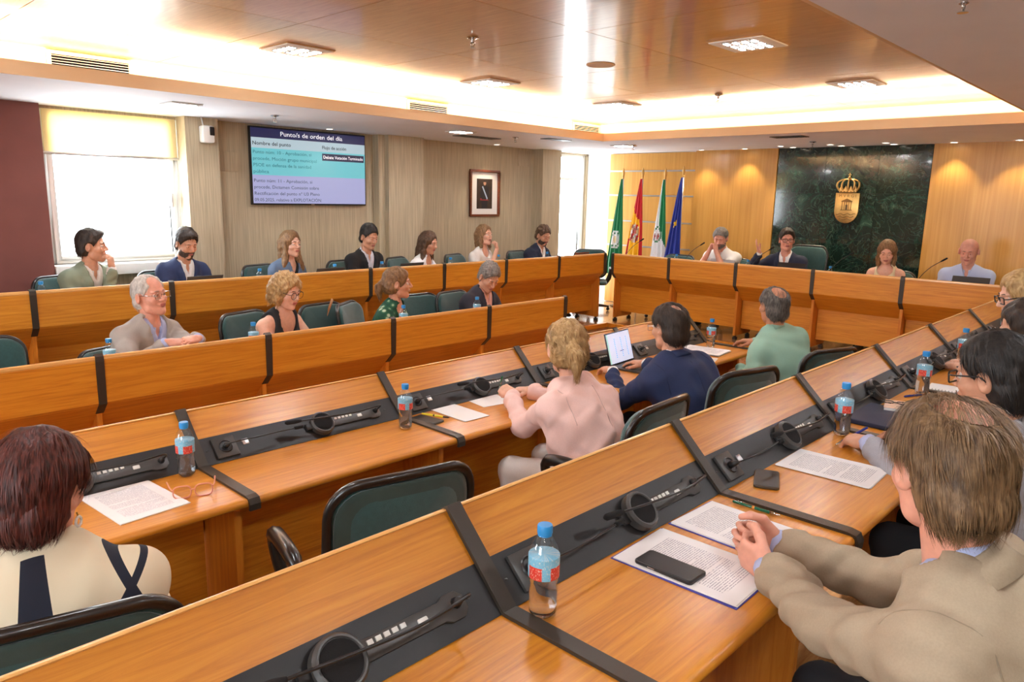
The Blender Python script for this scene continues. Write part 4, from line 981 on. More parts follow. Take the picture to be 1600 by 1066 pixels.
        vcut(fj, .066 if m else .058, vz)
        fj.cutfn(lambda X, Y, Z: (Z*0+X*0+Y*0+.46)-Z)
        V, Fq = fj.mesh(); jo = link('jacket', npmesh('jacket', V, Fq, 'cloth_'+of['jacket']), o)
        if near:
            tv_ = (V-P)@RT; bc_ = MATS['cloth_'+of['jacket']].node_tree.nodes['Principled BSDF'].inputs['Base Color'].default_value; sm_ = 'groove_shade_'+of['jacket']; mat(sm_, tuple(c*.72 for c in bc_[:3]), .9)  # darkened jacket cloth paints the shade of the seam grooves
            def seam(pts): 
                pts = [p for p in pts if p is not None]
                if len(pts) > 4:
                    pa = np.array(pts); pa[1:-1] = (pa[:-2]+pa[1:-1]*2+pa[2:])/4; MB().tube([tuple(p) for p in pa], .0018, 5).build('seam', sm_, jo, smooth=True)
            def nearest(mask, key):
                i_ = np.where(mask)[0]
                return V[i_[np.argmin(key[i_])]] if len(i_) else None
            bk = tv_[:, 1] < -.02
            seam([nearest(bk & (np.abs(tv_[:, 2]-z_) < .012), np.abs(tv_[:, 0])) for z_ in np.linspace(L*.05, L-.02, 22)])
            for s in (-1, 1):
                c_ = np.array([s*(sw-.004), 0, L-.085]); q_ = tv_-c_; pl_ = np.abs(q_[:, 0]+.12*q_[:, 2]*s) < .009; an_ = np.arctan2(q_[:, 1], q_[:, 2]); rd_ = np.hypot(q_[:, 1], q_[:, 2])
                seam([nearest(pl_ & (np.abs(an_-a_) < .22) & (rd_ < .17), -rd_+np.abs(an_-a_)*.2) for a_ in np.linspace(-2.3, .9, 20)])
        collar('jacket_collar', 'cloth_'+of['jacket'], .072*NF, L-.01, L+.062, .122*NF, L+.014, .95, .0, .075, jo)
    else:
        fj = Field(b_lo, b_hi, h); torso(fj, .009 if typ != 'blouse' else .026)
        if typ == 'shirt': sleeves(fj, .006, .95, .003)
        elif typ == 'polo': sleeves(fj, .010, 0, .002)
        elif typ == 'blouse': sleeves(fj, .034, of.get('tend', .6), .008)
        elif typ == 'tee': sleeves(fj, .012, 0, .003)
        fj.noise(of.get('fold', .005), 18, len(PEOPLE)); X, Y, Z = fj.grid(); x, y, z = TF(X, Y, Z)
        if typ in ('shirt', 'polo'): vcut(fj, .034, of.get('v', .09))
        if typ in ('tank', 'tee', 'blouse'):
            sc_ = of.get('scoop', .06); rr_ = np.sqrt((x/(.085*of.get('scw', 1)))**2+((z-L)/(sc_+.02))**2)
            fj.d = np.maximum(fj.d, -np.maximum((rr_-1)*.07, -.02-y)); fj.d = np.maximum(fj.d, -np.maximum(np.sqrt(x*x+y*y)-.066, (L-.035)-z)).astype(F32)
        if typ == 'tank': fj.d = np.maximum(fj.d, -np.maximum(sw-.05+.12*np.clip(L-.05-z, 0, 1)-np.abs(x), (L-.19)-z)).astype(F32)
        fj.cutfn(lambda X, Y, Z: (Z*0+X*0+Y*0+.46)-Z)
        V, Fq = fj.mesh(); jo = link({'shirt': 'shirt', 'polo': 'shirt', 'tank': 'top', 'tee': 'top', 'blouse': 'blouse'}[typ], npmesh('top', V, Fq, 'cloth_'+of['col']), o)
        if typ in ('shirt', 'polo'): collar('collar', 'cloth_'+of['col'], .060*NF, L-.01, L+.080, .090*NF, L+.032, .26, .05, .08, jo)
    # trousers and shoes
    ft = Field((-.34, -.24, .02), (.34, .62, .66), .02)
    ft.ell(P+np.array([0, 0, -.03]), (.17, .15, .11), .03)
    for s in (-1, 1):
        k_ = (s*.13, .42, .50); ft.cone((s*.09, .02, .545), k_, .088, .062, .04); ft.cone(k_, (s*.13, .40, .09), .062, .042, .03)
    V, Fq = ft.mesh(); link('trousers', npmesh('trousers', V, Fq, 'cloth_'+of.get('legs', 'trousers')), o)
    for s in (-1, 1):
        q = Field((s*.13-.07, .28, 0), (s*.13+.07, .64, .14), .014); q.cone((s*.13, .37, .055), (s*.135, .56, .035), .046, .034, .02); q.cutfn(lambda X, Y, Z: .012-Z+0*X+0*Y); V, Fq = q.mesh(); link('shoe', npmesh('shoe', V, Fq, 'black_plastic'), o)
    if extras: extras(o, XH, arms, T, L)
    return o
# ------------------------------------------------------------------ wall things
def text_mesh(s, width, height, bold=False):
    cu_ = bpy.data.curves.new('t', 'FONT'); cu_.body = s; cu_.size = 1; cu_.resolution_u = 2
    if bold: cu_.offset = .012
    ob = bpy.data.objects.new('t', cu_); COL.objects.link(ob); bpy.context.view_layer.update()
    me = bpy.data.meshes.new_from_object(ob.evaluated_get(bpy.context.evaluated_depsgraph_get())); bpy.data.objects.remove(ob)
    co = np.zeros(len(me.vertices)*3); me.vertices.foreach_get('co', co); co = co.reshape(-1, 3)
    w = co[:, 0].max(); sx = width/w if width else height; co[:, 0] *= sx; co[:, 1] *= height; co[:, 2] = 0
    return me, co
def text_part(name, s, x, z, width, height, y, material, parent, bold=False, cut=None):
    me, co = text_mesh(s, width, height, bold); p = np.stack([co[:, 0]+x, np.full(len(co), y), co[:, 1]+z], 1)
    if cut is not None: p[:, 2] = np.maximum(p[:, 2], cut)
    me.vertices.foreach_set('co', p.ravel()); me.materials.clear(); me.materials.append(MATS[material]); me.update(); me.name = name
    return link(name, me, parent)
emis('scr_navy', lin(38, 40, 84), .9, (.01, .01, .02)); emis('scr_head', lin(190, 212, 222), .95, (.03, .03, .03)); emis('scr_cyan', lin(112, 208, 218), .95, (.03, .03, .03)); emis('scr_lav', lin(178, 180, 226), .95, (.03, .03, .03)); emis('scr_btn', lin(34, 34, 66), 1.0, (.01, .01, .02)); emis('scr_white', lin(240, 240, 248), 1.0)
mat('scr_text', lin(58, 70, 96), .6); mat('scr_dark', lin(30, 32, 48), .6); mat('scr_teal', lin(60, 138, 158), .6)
tv = empty('television', (4.64, Y1-.022, 2.09), 0, 'large flat television on beige wall showing agenda table', 'television')
W_, H_ = 1.47, .825
MB().box(-W_/2, W_/2, -.045, 0, -H_/2, H_/2).build('housing', 'black_plastic', tv, bevel=.006)
MB().box(-.25, .25, 0, .02, -.2, .2).build('wall_bracket', 'black_plastic', tv)
sw_, sh_ = W_/2-.012, H_/2-.016
def band(name, u0, u1, v0, v1, m_, y=-.0462, par=None): return MB().box(-sw_+2*sw_*u0, -sw_+2*sw_*u1, y-.0006, y, sh_-2*sh_*v1, sh_-2*sh_*v0).build(name, m_, par or tv)
scr = band('screen', 0, 1, 0, 1, 'scr_lav', -.0455)
band('header_band', 0, 1, 0, .125, 'scr_navy', par=scr); band('column_band', 0, 1, .125, .262, 'scr_head', par=scr); band('agenda_row', 0, 1, .262, .62, 'scr_cyan', par=scr); band('status_button', .595, .99, .285, .385, 'scr_btn', -.0468, scr)
def tx(s, u, v, wfrac, h, m_, bold=False, cut=None): text_part('lettering', s, -sw_+2*sw_*u, sh_-2*sh_*v, wfrac*2*sw_ if wfrac else None, h, -.048, m_, scr, bold, cut)
tx('Punto/s de orden del día', .235, .088, .55, .068, 'scr_white'); tx('Nombre del punto', .008, .222, .315, .054, 'scr_dark', True); tx('Flujo de acción', .595, .222, .225, .052, 'scr_dark', True); tx('Debate Votación Terminado', .605, .355, .375, .050, 'scr_white')
for k, (s_, w_) in enumerate((('Punto núm: 10 - Aprobación, si', .49), ('procede, Moción grupo municipal', .535), ('PSOE en defensa de la sanidad', .485), ('pública', .125))): tx(s_, .008, .335+k*.086, w_, .050, 'scr_teal')
for k, (s_, w_) in enumerate((('Punto núm: 11 - Aprobación, si', .49), ('procede, Dictamen Comisión sobre', .55), ('Rectificación del punto nº U3 Pleno', .555), ('09.05.2025, relativo a EXPLOTACIÓN', .565))): tx(s_, .008, .715+k*.086, w_, .050, 'scr_text', cut=-sh_+.002)
MB().box(-.02, .02, -.048, -.045, -H_/2+.002, -H_/2+.010).build('logo_plate', 'aluminium', tv)
# portrait
pf = empty('framed_portrait', (7.435, Y1, 1.86), 0, 'wooden framed portrait of person in dark uniform on beige wall', 'picture')
wood('frame_wood', lin(92, 40, 22), lin(118, 56, 30), lin(140, 72, 42), rand=.02)
a, b, t = .29, .325, .032
MB().box(-a, a, -.035, 0, b-t, b).box(-a, a, -.035, 0, -b, -b+t).box(-a, -a+t, -.035, 0, -b+t, b-t).box(a-t, a, -.035, 0, -b+t, b-t).build('frame', 'frame_wood', pf, bevel=.006)
MB().box(-a+t, a-t, -.012, 0, -b+t, b-t).build('mount', 'paper', pf)
mat('paint_dark', lin(52, 38, 28), .5, noise=.4, nscale=18); mat('paint_uniform', lin(28, 26, 32), .5); mat('paint_skin', lin(190, 140, 110), .5); mat('paint_sash', lin(170, 190, 214), .5); mat('paint_red', lin(150, 40, 40), .5)
pt = MB().box(-.15, .15, -.016, -.012, -.215, .20).build('painting', 'paint_dark', pf)
def flatpoly(name, pts, y, m_, par): return MB().add([(x, y, z) for x, z in pts], [tuple(range(len(pts)))]).build(name, m_, par)
flatpoly('painted_coat', [(-.075, -.10), (.08, -.10), (.085, .02), (.07, .085), (.02, .11), (-.03, .11), (-.072, .08), (-.085, .0)], -.0175, 'paint_uniform', pt); flatpoly('painted_legs', [(-.055, -.205), (.05, -.205), (.06, -.10), (-.06, -.10)], -.0174, 'paint_uniform', pt)
flatpoly('painted_face', [(.0+.026*math.cos(q), .142+.034*math.sin(q)) for q in np.linspace(0, 2*PI, 17)[:-1]], -.018, 'paint_skin', pt); flatpoly('painted_hair', [(.0+.028*math.cos(q), .155+.028*math.sin(q)) for q in np.linspace(0, PI, 9)], -.0182, 'hair_dark', pt)
flatpoly('painted_sash', [(-.055, .09), (-.035, .10), (.06, -.07), (.045, -.09)], -.0181, 'paint_sash', pt); flatpoly('painted_belt', [(-.07, -.10), (.075, -.10), (.075, -.085), (-.07, -.085)], -.0182, 'paint_red', pt); flatpoly('painted_cuff', [(-.085, -.10), (-.06, -.10), (-.06, -.07), (-.085, -.07)], -.0182, 'paint_red', pt)
# wall camera
wc = empty('wall_camera', (3.36, Y1-.20, 2.36), 0, 'white box camera with dark front high on beige pilaster', 'camera')
MB().box(-.06, .06, -.11, 0, -.08, .085).build('housing', 'white_lacquer', wc, bevel=.02); MB().box(.005, .056, -.116, -.10, -.01, .075).build('window', 'glass_phone', wc, bevel=.01); MB().tube([(-.03, -.05, .08), (-.03, -.03, .13), (-.03, -.01, .165)], .006).build('cable', 'white_lacquer', wc, smooth=True)
# crest
cx_, cy_, cz_ = X1-.09, 3.455, 1.77
crest = empty('crest', (cx_, cy_, cz_), -PI/2, 'gold crest with crown, temple and waves on green marble', 'crest')
pts = [(-.145, .185), (.145, .185), (.145, -.04)]+[(.145*math.cos(q), -.04-.15*math.sin(q)) for q in np.linspace(0, PI, 13)[1:-1]]+[(-.145, -.04)]
def prism_y(poly, y0, y1): return MB().prism_z(poly, 0, 1).xf(Matrix(((1, 0, 0, 0), (0, 0, y1-y0, y0), (0, 1, 0, 0), (0, 0, 0, 1))))
sh = prism_y(pts, 0, -.022).build('shield', 'gold', crest, bevel=.004)
text_part('lettering', 'M V R G I', -.105, .132, .21, .052, -.0235, 'gold_dark', sh)
for k in range(3): MB().tube([(x, -.024, -.075-k*.032+.008*math.sin(x*75)) for x in np.linspace(-.118+k*.02, .118-k*.02, 26)], .0045, 6).build('wave', 'gold_dark', sh, smooth=True)
tb = MB().add([(-.07, -.025, .085), (.07, -.025, .085), (0, -.025, .118)], [(0, 1, 2)]).box(-.066, .066, -.026, -.022, .074, .085).box(-.07, .07, -.026, -.022, -.03, -.02)
tb.build('temple_roof', 'gold_dark', sh)
for k in range(5): MB().box(-.058+k*.027, -.050+k*.027, -.027, -.022, -.02, .074).build('temple_column', 'gold_dark', sh)
MB().box(-.012, .012, -.026, -.022, -.02, .04).build('temple_door', 'dark_slot', sh)
cb = MB().box(-.105, .105, -.035, 0, .19, .215).build('crown_band', 'gold', crest, bevel=.006)
for k, x in enumerate((-.08, -.04, 0, .04, .08)): MB().ball((x, -.036, .2025), .008, 8, 6).build('jewel', 'gold_dark', cb, smooth=True)
for k, (x, b_) in enumerate(((-.105, -.07), (-.06, -.05), (0, 0), (.06, .05), (.105, .07))):
    MB().tube(smooth_path([(x, -.02, .212), (x*1.28, -.035, .265), (x*1.18, -.03, .318), (x*.6, -.02, .35), (0, -.012, .352)], 5), [.012]*10+[.009]*11, 8).build('crown_arch', 'gold', crest, smooth=True)
for x in (-.088, -.032, .032, .088): prism_y([(x-.022, .215), (x+.022, .215), (x+.012, .245), (x, .272), (x-.012, .245)], 0, -.028).build('crown_leaf', 'gold', crest)
MB().ball((0, -.012, .372), .02, 12, 8).build('orb', 'gold', crest, smooth=True); MB().box(-.005, .005, -.017, -.007, .385, .43).box(-.018, .018, -.017, -.007, .402, .412).build('cross', 'gold', crest)
# flags
for n_, c_ in dict(fl_green=(14, 122, 74), fl_white=(236, 236, 238), fl_red=(196, 22, 34), fl_yellow=(250, 190, 20), fl_blue=(34, 52, 146), fl_star=(250, 206, 40), fl_arms=(150, 54, 46), fl_grey=(170, 160, 150), fl_cream=(226, 204, 160), fl_leaf=(70, 130, 90)).items(): mat(n_, lin(*c_), .6, noise=.04, nscale=40, bump=.1)
def flag(x, y, top, label, fn, w=.27, lean=.62, seed=0):
    r = empty('flag', (x, y, PH), -PI/2, label, 'flag', 'flags on poles before the panelled wall')
    h = top-PH
    MB().lathe([(.13, 0), (.13, .02), (.03, .04), (.02, .06)], 20).build('base', 'gold_dark', r, auto=True)
    MB().tube([(0, 0, .05), (0, 0, h-.16)], .012, 10).build('pole', 'aluminium', r, smooth=True)
    MB().lathe([(.014, h-.165), (.018, h-.155), (.012, h-.145), (.016, h-.125), (.022, h-.09), (.012, h-.03), (.001, h)], 10).build('finial', 'gold', r, auto=True)
    NS, NT = 46, 54; z1, z0 = h-.17, .50; v = []; f = []; mi = []; mats = []
    rs = np.random.RandomState(seed); ph = rs.rand()*6
    for i in range(NT+1):
        t_ = i/NT; ww = .022+w*min(1, t_*1.15)**.9
        for j in range(NS+1):
            s_ = j/NS; amp = .008+.045*t_**.7
            v.append(((s_-lean)*ww+.012*math.sin(5*s_+3*t_+ph)*t_, -.02-amp*(.6+.5*math.sin(s_*2*PI*3.2+ph+.8*t_))-.015*math.sin(PI*s_), z1+(z0-z1)*t_-.04*t_*math.sin(s_*PI+ph)*0))
    for i in range(NT):
        for j in range(NS):
            f.append((i*(NS+1)+j, i*(NS+1)+j+1, (i+1)*(NS+1)+j+1, (i+1)*(NS+1)+j)); mm = fn((j+.5)/NS, (i+.5)/NT)
            if mm not in mats: mats.append(mm)
            mi.append(mats.index(mm))
    me = bpy.data.meshes.new('cloth'); me.from_pydata(v, [], f)
    for mm in mats: me.materials.append(MATS[mm])
    me.polygons.foreach_set('material_index', mi); me.polygons.foreach_set('use_smooth', [True]*len(f)); me.update()
    o = link('cloth', me, r); md = o.modifiers.new('thickness', 'SOLIDIFY'); md.thickness = .003
    return r
def ell_(s, t, cs, ct, rs, rt): return ((s-cs)/rs)**2+((t-ct)/rt)**2
def f1(s, t):
    q = ell_(s, t, .45, .63, .36, .10)
    if q < .45: return 'fl_cream' if ell_(s, t, .45, .63, .14, .05) < 1 else 'fl_white'
    if q < 1: return 'fl_white' if (s+t*3) % .3 < .2 else 'fl_leaf'
    return 'fl_green'
def f2(s, t):
    q = ell_(s, t, .45, .55, .33, .10)
    if q < 1:
        return ['fl_arms', 'fl_grey', 'fl_red', 'fl_cream', 'fl_arms', 'fl_white'][int((s*11)+int(t*42)*2.3) % 6]
    if t < .30+.16*s: return 'fl_red'
    return 'fl_red' if s > .86 or (s < .16 and t > .62) else 'fl_yellow'
def f3(s, t):
    q = ell_(s, t, .38, .55, .27, .085)
    if q < 1 and q > .62: return 'fl_leaf'
    if ell_(s, t, .38, .575, .08, .035) < 1 or ell_(s, t, .22, .565, .05, .02) < 1 or ell_(s, t, .52, .565, .05, .02) < 1: return 'fl_arms'
    edge = .42 if t < .42 else .42+(t-.42)*2.2
    return 'fl_green' if s > edge else 'fl_white'
def f4(s, t):
    a = math.atan2((t-.44)*1.15/.27, (s-.5)); r_ = math.hypot((t-.44)*1.15/.27, s-.5); k = .105+.075*math.cos(5*(a+PI/2))
    return 'fl_star' if r_ < k else 'fl_blue'
flag(9.45, 6.70, 2.29, 'green flag with white emblem, leftmost by the window', f1, .25, .72, 1); flag(9.45, 6.35, 2.29, 'red and yellow flag with coat of arms', f2, .29, .72, 2); flag(9.45, 5.96, 2.28, 'green and white flag with round emblem', f3, .27, .6, 3); flag(9.45, 5.66, 2.31, 'blue flag with a single yellow star visible', f4, .28, .78, 4)

# ------------------------------------------------------------------ things on the desks
def label_mat():
    m = bpy.data.materials.new('bottle_label'); m.use_nodes = True; nt = m.node_tree; b = nt.nodes['Principled BSDF']; setin(b, Roughness=.4)
    tc = nt.nodes.new('ShaderNodeTexCoord'); sp = nt.nodes.new('ShaderNodeSeparateXYZ'); nt.links.new(tc.outputs['Object'], sp.inputs[0])
    at = nt.nodes.new('ShaderNodeMath'); at.operation = 'ARCTAN2'; nt.links.new(sp.outputs['Y'], at.inputs[0]); nt.links.new(sp.outputs['X'], at.inputs[1])
    cb_ = nt.nodes.new('ShaderNodeCombineXYZ'); nt.links.new(at.outputs[0], cb_.inputs[0]); nt.links.new(sp.outputs['Z'], cb_.inputs[1])
    def M(op, a, b_):
        n = nt.nodes.new('ShaderNodeMath'); n.operation = op
        for i, q in enumerate((a, b_)):
            if isinstance(q, (int, float)): n.inputs[i].default_value = q
            else: nt.links.new(q, n.inputs[i])
        return n.outputs[0]
    fr = M('FRACT', M('MULTIPLY', at.outputs[0], .64), 0); red = M('MULTIPLY', M('GREATER_THAN', fr, .35), M('LESS_THAN', sp.outputs['Z'], .128))
    mx = nt.nodes.new('ShaderNodeMix'); mx.data_type = 'RGBA'; mx.inputs[6].default_value = (*lin(122, 186, 214), 1); mx.inputs[7].default_value = (*lin(216, 62, 48), 1); nt.links.new(red, mx.inputs[0])
    nz = nt.nodes.new('ShaderNodeTexNoise'); nz.inputs['Scale'].default_value = 1; mp = nt.nodes.new('ShaderNodeMapping'); mp.inputs['Scale'].default_value = (14, 160, 1); nt.links.new(cb_.outputs[0], mp.inputs[0]); nt.links.new(mp.outputs[0], nz.inputs['Vector'])
    mx2 = nt.nodes.new('ShaderNodeMix'); mx2.data_type = 'RGBA'; nt.links.new(M('MULTIPLY', M('GREATER_THAN', nz.outputs['Fac'], .6), .55), mx2.inputs[0]); nt.links.new(mx.outputs[2], mx2.inputs[6]); mx2.inputs[7].default_value = (*lin(244, 224, 200), 1)
    nt.links.new(mx2.outputs[2], b.inputs['Base Color']); MATS['bottle_label'] = m
label_mat(); mat('cap_blue', lin(34, 138, 206), .45)
def make_bottle():
    r = empty('water_bottle')
    prof = [(.024, .0), (.030, .004), (.0325, .015), (.0315, .03), (.033, .036), (.0315, .043), (.033, .05), (.0315, .057), (.033, .064), (.030, .078), (.0335, .086), (.034, .095), (.034, .145), (.0325, .155), (.028, .172), (.019, .188), (.0145, .194), (.0145, .203)]
    MB().lathe(prof, 24).build('body', 'bottle_plastic', r, smooth=True)
    MB().lathe([(.022, .003), (.0305, .014), (.031, .06), (.0285, .078), (.031, .088), (.031, .128)], 20).build('water', 'water', r, smooth=True)
    MB().lathe([(.0345, .098), (.0347, .10), (.0347, .146), (.0345, .148)], 28).build('label', 'bottle_label', r, smooth=True)
    cap = [(.0165, .196), (.017, .198), (.017, .212), (.0155, .2155), (.001, .216)]
    MB().lathe(cap, 24).build('cap', 'cap_blue', r, auto=True); MB().lathe([(.0155, .191), (.0158, .192), (.0158, .195), (.0155, .1955)], 20).build('cap_ring', 'cap_blue', r, auto=True)
    return r
bt0 = make_bottle(); bn = [0]
def bottle(x, y, z, label, rz=0):
    o = bt0 if bn[0] == 0 else copy_tree(bt0); bn[0] += 1; o.location = (x, y, z); o.rotation_euler = (0, 0, rz); tag(o, label, 'bottle', 'water bottles with blue caps')
ZA, ZB, ZD = PH+WT+.0005, WT+.0005, PH+WT+.0005
for a in ((1.135, .965, ZA, 'water bottle in foreground beside the black desk strap', .6), (2.97, .985, ZA, 'water bottle by the hand of dark-haired man', 1.2), (3.93, .95, ZA, 'water bottle beside white notebook, right side row', 2.1), (4.88, .99, ZA, 'fourth water bottle along the right side row', .3), (6.10, 1.0, ZA, 'farthest water bottle on right side row', 1.7),
          (1.09, 2.74, ZB, 'water bottle left of the pink eyeglasses', .4), (2.07, 2.64, ZB, 'water bottle beside phone and yellow pen', .9), (3.33, 2.72, ZB, 'water bottle partly behind the ponytailed woman in pink', 2.4), (4.98, 2.66, ZB, 'water bottle behind the open laptop, beside papers', 1.5),
          (1.44, 4.62, ZB, 'bottle top left of man in pale grey blazer', 0), (2.34, 4.62, ZB, 'bottle top left of the blonde woman in black', 1), (3.61, 4.62, ZB, 'bottle top beside ponytailed woman in green', 2), (4.42, 4.62, ZB, 'bottle top beside man in pink shirt', 3),
          (1.54, 6.32, ZD, 'bottle top left of man in sage blazer', 0), (3.29, 6.32, ZD, 'bottle top left of woman in denim', 1), (4.10, 6.34, ZD, 'bottle top right of woman in denim', 2), (4.66, 6.32, ZD, 'bottle top before young man in black suit', 2.5), (5.62, 6.32, ZD, 'bottle top before woman in white sleeveless top', 2.7), (6.40, 6.32, ZD, 'bottle top before woman resting her chin', 3), (7.30, 6.32, ZD, 'bottle top before bearded man near the corner', 4)): bottle(*a)
for y, l in ((5.13, 'bottle top left of the man with clasped hands'), (4.13, 'bottle top right of the man with clasped hands'), (3.14, 'bottle top between speaker and woman in cream'), (1.47, 'bottle top at right end of head table')): bottle(8.52, y, ZD, l, y)
SHEET = {}
def sheets(name, x, y, z, rz, n, label, material='printed_paper', w=.21, h=.297, cat='paper', jitter=.004, cover=None, group=None):
    """a pile of n sheets, drawn as a few slightly turned leaves; the top one is printed"""
    r = empty(name, (x, y, z), rz, label, cat, group); k = max(1, min(4, n//4+1)); th = max(.0006, n*.00012)/k
    rs = random.Random(int(x*1000)); zz_ = 0
    if cover: MB().box(-w/2-.006, w/2+.006, -h/2-.006, h/2+.006, 0, .0012).build('cover', cover, r); zz_ = .0013
    for i in range(k):
        o = MB().box(-w/2, w/2, -h/2, h/2, 0, th).build('sheet', material if i == k-1 else 'paper', r, loc=(rs.uniform(-1, 1)*jitter, rs.uniform(-1, 1)*jitter, zz_+i*th*1.02), rz=rs.uniform(-.02, .02))
    return r
mat('folder_blue', lin(66, 62, 158), .45); mat('folder_navy', lin(26, 36, 66), .6, bump=.3, bscale=500); mat('clip_red', lin(200, 34, 46), .4); mat('pen_green', lin(10, 92, 62), .25, coat=.5); mat('pen_yellow', lin(232, 214, 40), .35); mat('pen_blue', lin(40, 50, 140), .3); mat('orange_band', lin(220, 150, 50), .35); mat('frame_pink', lin(226, 150, 128), .3)
sheets('document', 1.585, .845, ZA, .02, 20, 'stapled printed pages in blue folder under black phone', cover='folder_blue', w=.235, h=.335)
sheets('document', 1.86, .865, ZA, -.02, 20, 'printed pages in blue folder beside the green pen', cover='folder_blue', w=.225, h=.30)
sheets('document', 2.56, .865, ZA, .03, 24, 'thick printed pages before the dark-haired man', w=.235, h=.31)
sheets('document', .86, 2.63, ZB, .10, 30, 'printed pages before the red-haired woman', w=.235, h=.33)
sheets('notepad', 2.425, 2.655, ZB, -.04, 30, 'white notepad beside the yellow pen', 'paper', w=.16, h=.27, cat='notepad')
sheets('document', 2.70, 2.71, ZB, -.15, 6, 'single sheets under pen hand of woman in pink', 'paper', w=.20, h=.17)
sheets('document', 4.80, 2.62, ZB, .12, 80, 'tall stack of papers on black folder by green-shirted man', 'printed_paper', w=.24, h=.32, cover='black_plastic', jitter=.012)
sheets('document', 4.52, 2.52, ZB, .3, 8, 'loose sheets beside the laptop with red clip', 'printed_paper', w=.2, h=.26, jitter=.01)
sheets('document', 5.05, .83, ZA, .05, 20, 'white papers before woman at the right edge', 'paper')
mat('tan_dark', lin(74, 56, 38), .45)
def phone(x, y, z, rz, label, case='black_plastic', s=1.0):
    r = empty('smartphone', (x, y, z), rz, label, 'phone', 'phones on the desks')
    MB().prism_z(rrect(.038*s, .078*s, .011), 0, .009).build('case', case, r, bevel=.002); MB().prism_z(rrect(.0345*s, .0745*s, .009), .009, .0096).build('screen', 'glass_phone', r)
    MB().box(-.039*s, -.037*s, .02, .04, .003, .006).build('button', 'chrome', r)
phone(1.515, .875, ZA+.0045, .0, 'black phone lying on printed pages in foreground', s=1.05); phone(2.275, .975, ZA, -1.15, 'dark phone in brown case next to socket', 'tan_dark', 1.05); phone(2.225, 2.665, ZB, .15, 'phone beside yellow pen and notepad', 'grey_plastic')
def pen(p, q, label, body, tip='chrome', cap_=None, r_=.0048):
    p, q = Vector(p), Vector(q); d = (q-p).normalized(); L_ = (q-p).length; r = empty('pen', p, 0, label, 'pen', 'pens')
    MB().tube([d*.0, d*.004, d*L_*.78], [r_*.6, r_, r_], 10).build('barrel', body, r, smooth=True); MB().tube([d*L_*.78, d*L_*.93, d*L_], [r_, r_*.7, r_*.25], 10).build('tip', tip, r, smooth=True)
    MB().tube([d*L_*.42, d*L_*.47], r_*1.08, 10).build('band', cap_ or tip, r, smooth=True); MB().tube([d*.006+Vector((0, 0, r_)), d*.04+Vector((0, 0, r_+.001))], .0012, 6).build('clip', 'chrome', r)
pen((2.02, .965, ZA+.006), (2.025, .815, ZA+.005), 'green and gold pen beside the desk strap', 'pen_green', 'chrome', 'orange_band'); pen((2.255, 2.745, ZB+.012), (2.31, 2.60, ZB+.011), 'yellow pen lying across the phone', 'pen_yellow', 'black_plastic'); pen((3.80, .99, ZA+.005), (3.93, .93, ZA+.005), 'blue pen near white notebook', 'pen_blue')
# spectacles left on the second row
g = empty('eyeglasses', (1.02, 2.52, ZB), -.35, 'pink-rimmed eyeglasses lying open on the desk', 'glasses'); fr_ = MB(); ln = MB()
for s in (-1, 1):
    o_ = rrect(.029, .022, .017, 5); fr_.tube([(s*.036+a, .004*math.cos(b*40), .024+b) for a, b in o_], .0026, 6, closed=True); ln.add([(s*.036+a, .001, .024+b) for a, b in o_], [tuple(range(len(o_)))])
fr_.tube([(-.009, .002, .028), (0, .004, .031), (.009, .002, .028)], .0024, 6); gf = fr_.build('rim', 'frame_pink', g, smooth=True); ln.build('lens', 'lens_glass', g)
for s in (-1, 1): MB().tube(smooth_path([(s*.066, .0, .034), (s*.074, .03, .034), (s*.082, .11, .028), (s*.082, .15, .008)], 5), .0026, 6).build('temple', 'frame_pink', g, smooth=True)
# laptop of the man in navy
emis('lap_screen', lin(206, 216, 240), .7); emis('lap_side', lin(150, 190, 170), 1.0); emis('lap_mark', lin(70, 140, 226), 1.0)
def laptop(x, y, z, rz, label, tilt=1.85, screen=True, w=.31, d=.215, body='grey_plastic'):
    r = empty('laptop', (x, y, z), rz, label, 'laptop', 'laptops on the desks')
    MB().prism_z(rrect(w/2, d/2, .01), 0, .014).build('keyboard_deck', body, r, bevel=.002)
    kb = MB().box(-w/2+.02, w/2-.02, -.02, d/2-.02, .014, .0155).build('keyboard', 'black_plastic', r)
    M = Matrix.Translation((0, d/2, .012)) @ Matrix.Rotation(tilt-PI/2, 4, 'X').inverted()
    lid = MB().box(-w/2, w/2, -.002, .005, 0, d).xf(M).build('lid', body if not screen else 'black_plastic', r, bevel=.002)
    if screen:
        sc_ = MB().box(-w/2+.008, w/2-.008, -.0032, -.002, .012, d-.008).xf(M).build('screen', 'lap_screen', lid); MB().box(-w/2+.008, -w/2+.022, -.0036, -.003, .012, d-.008).xf(M).build('sidebar', 'lap_side', sc_)
        for k in range(13):
            for u in (-.06, .02, .09): MB().box(u, u+.009, -.0042, -.0033, d-.05-k*.012, d-.044-k*.012).xf(M).build('icon', 'lap_mark', sc_) if k < 11 else None
    return r
laptop(3.98, 2.64, ZB, .10, 'open laptop with lit screen before man in navy', 1.85)
for (x, y, rz, l, b_) in ((3.95, 6.36, PI, 'laptop lid top edge before woman in denim', 'grey_plastic'), (4.95, 6.36, PI, 'laptop lid top edge right of young man in black suit', 'grey_plastic'), (2.72, 6.36, PI, 'laptop lid top edge before bearded man in white shirt', 'grey_plastic'), (7.85, 6.36, PI, 'laptop lid top edge near the far corner', 'frame_wood')): laptop(x, y, ZD, rz, l, 2.0, False, .31, .205, b_)
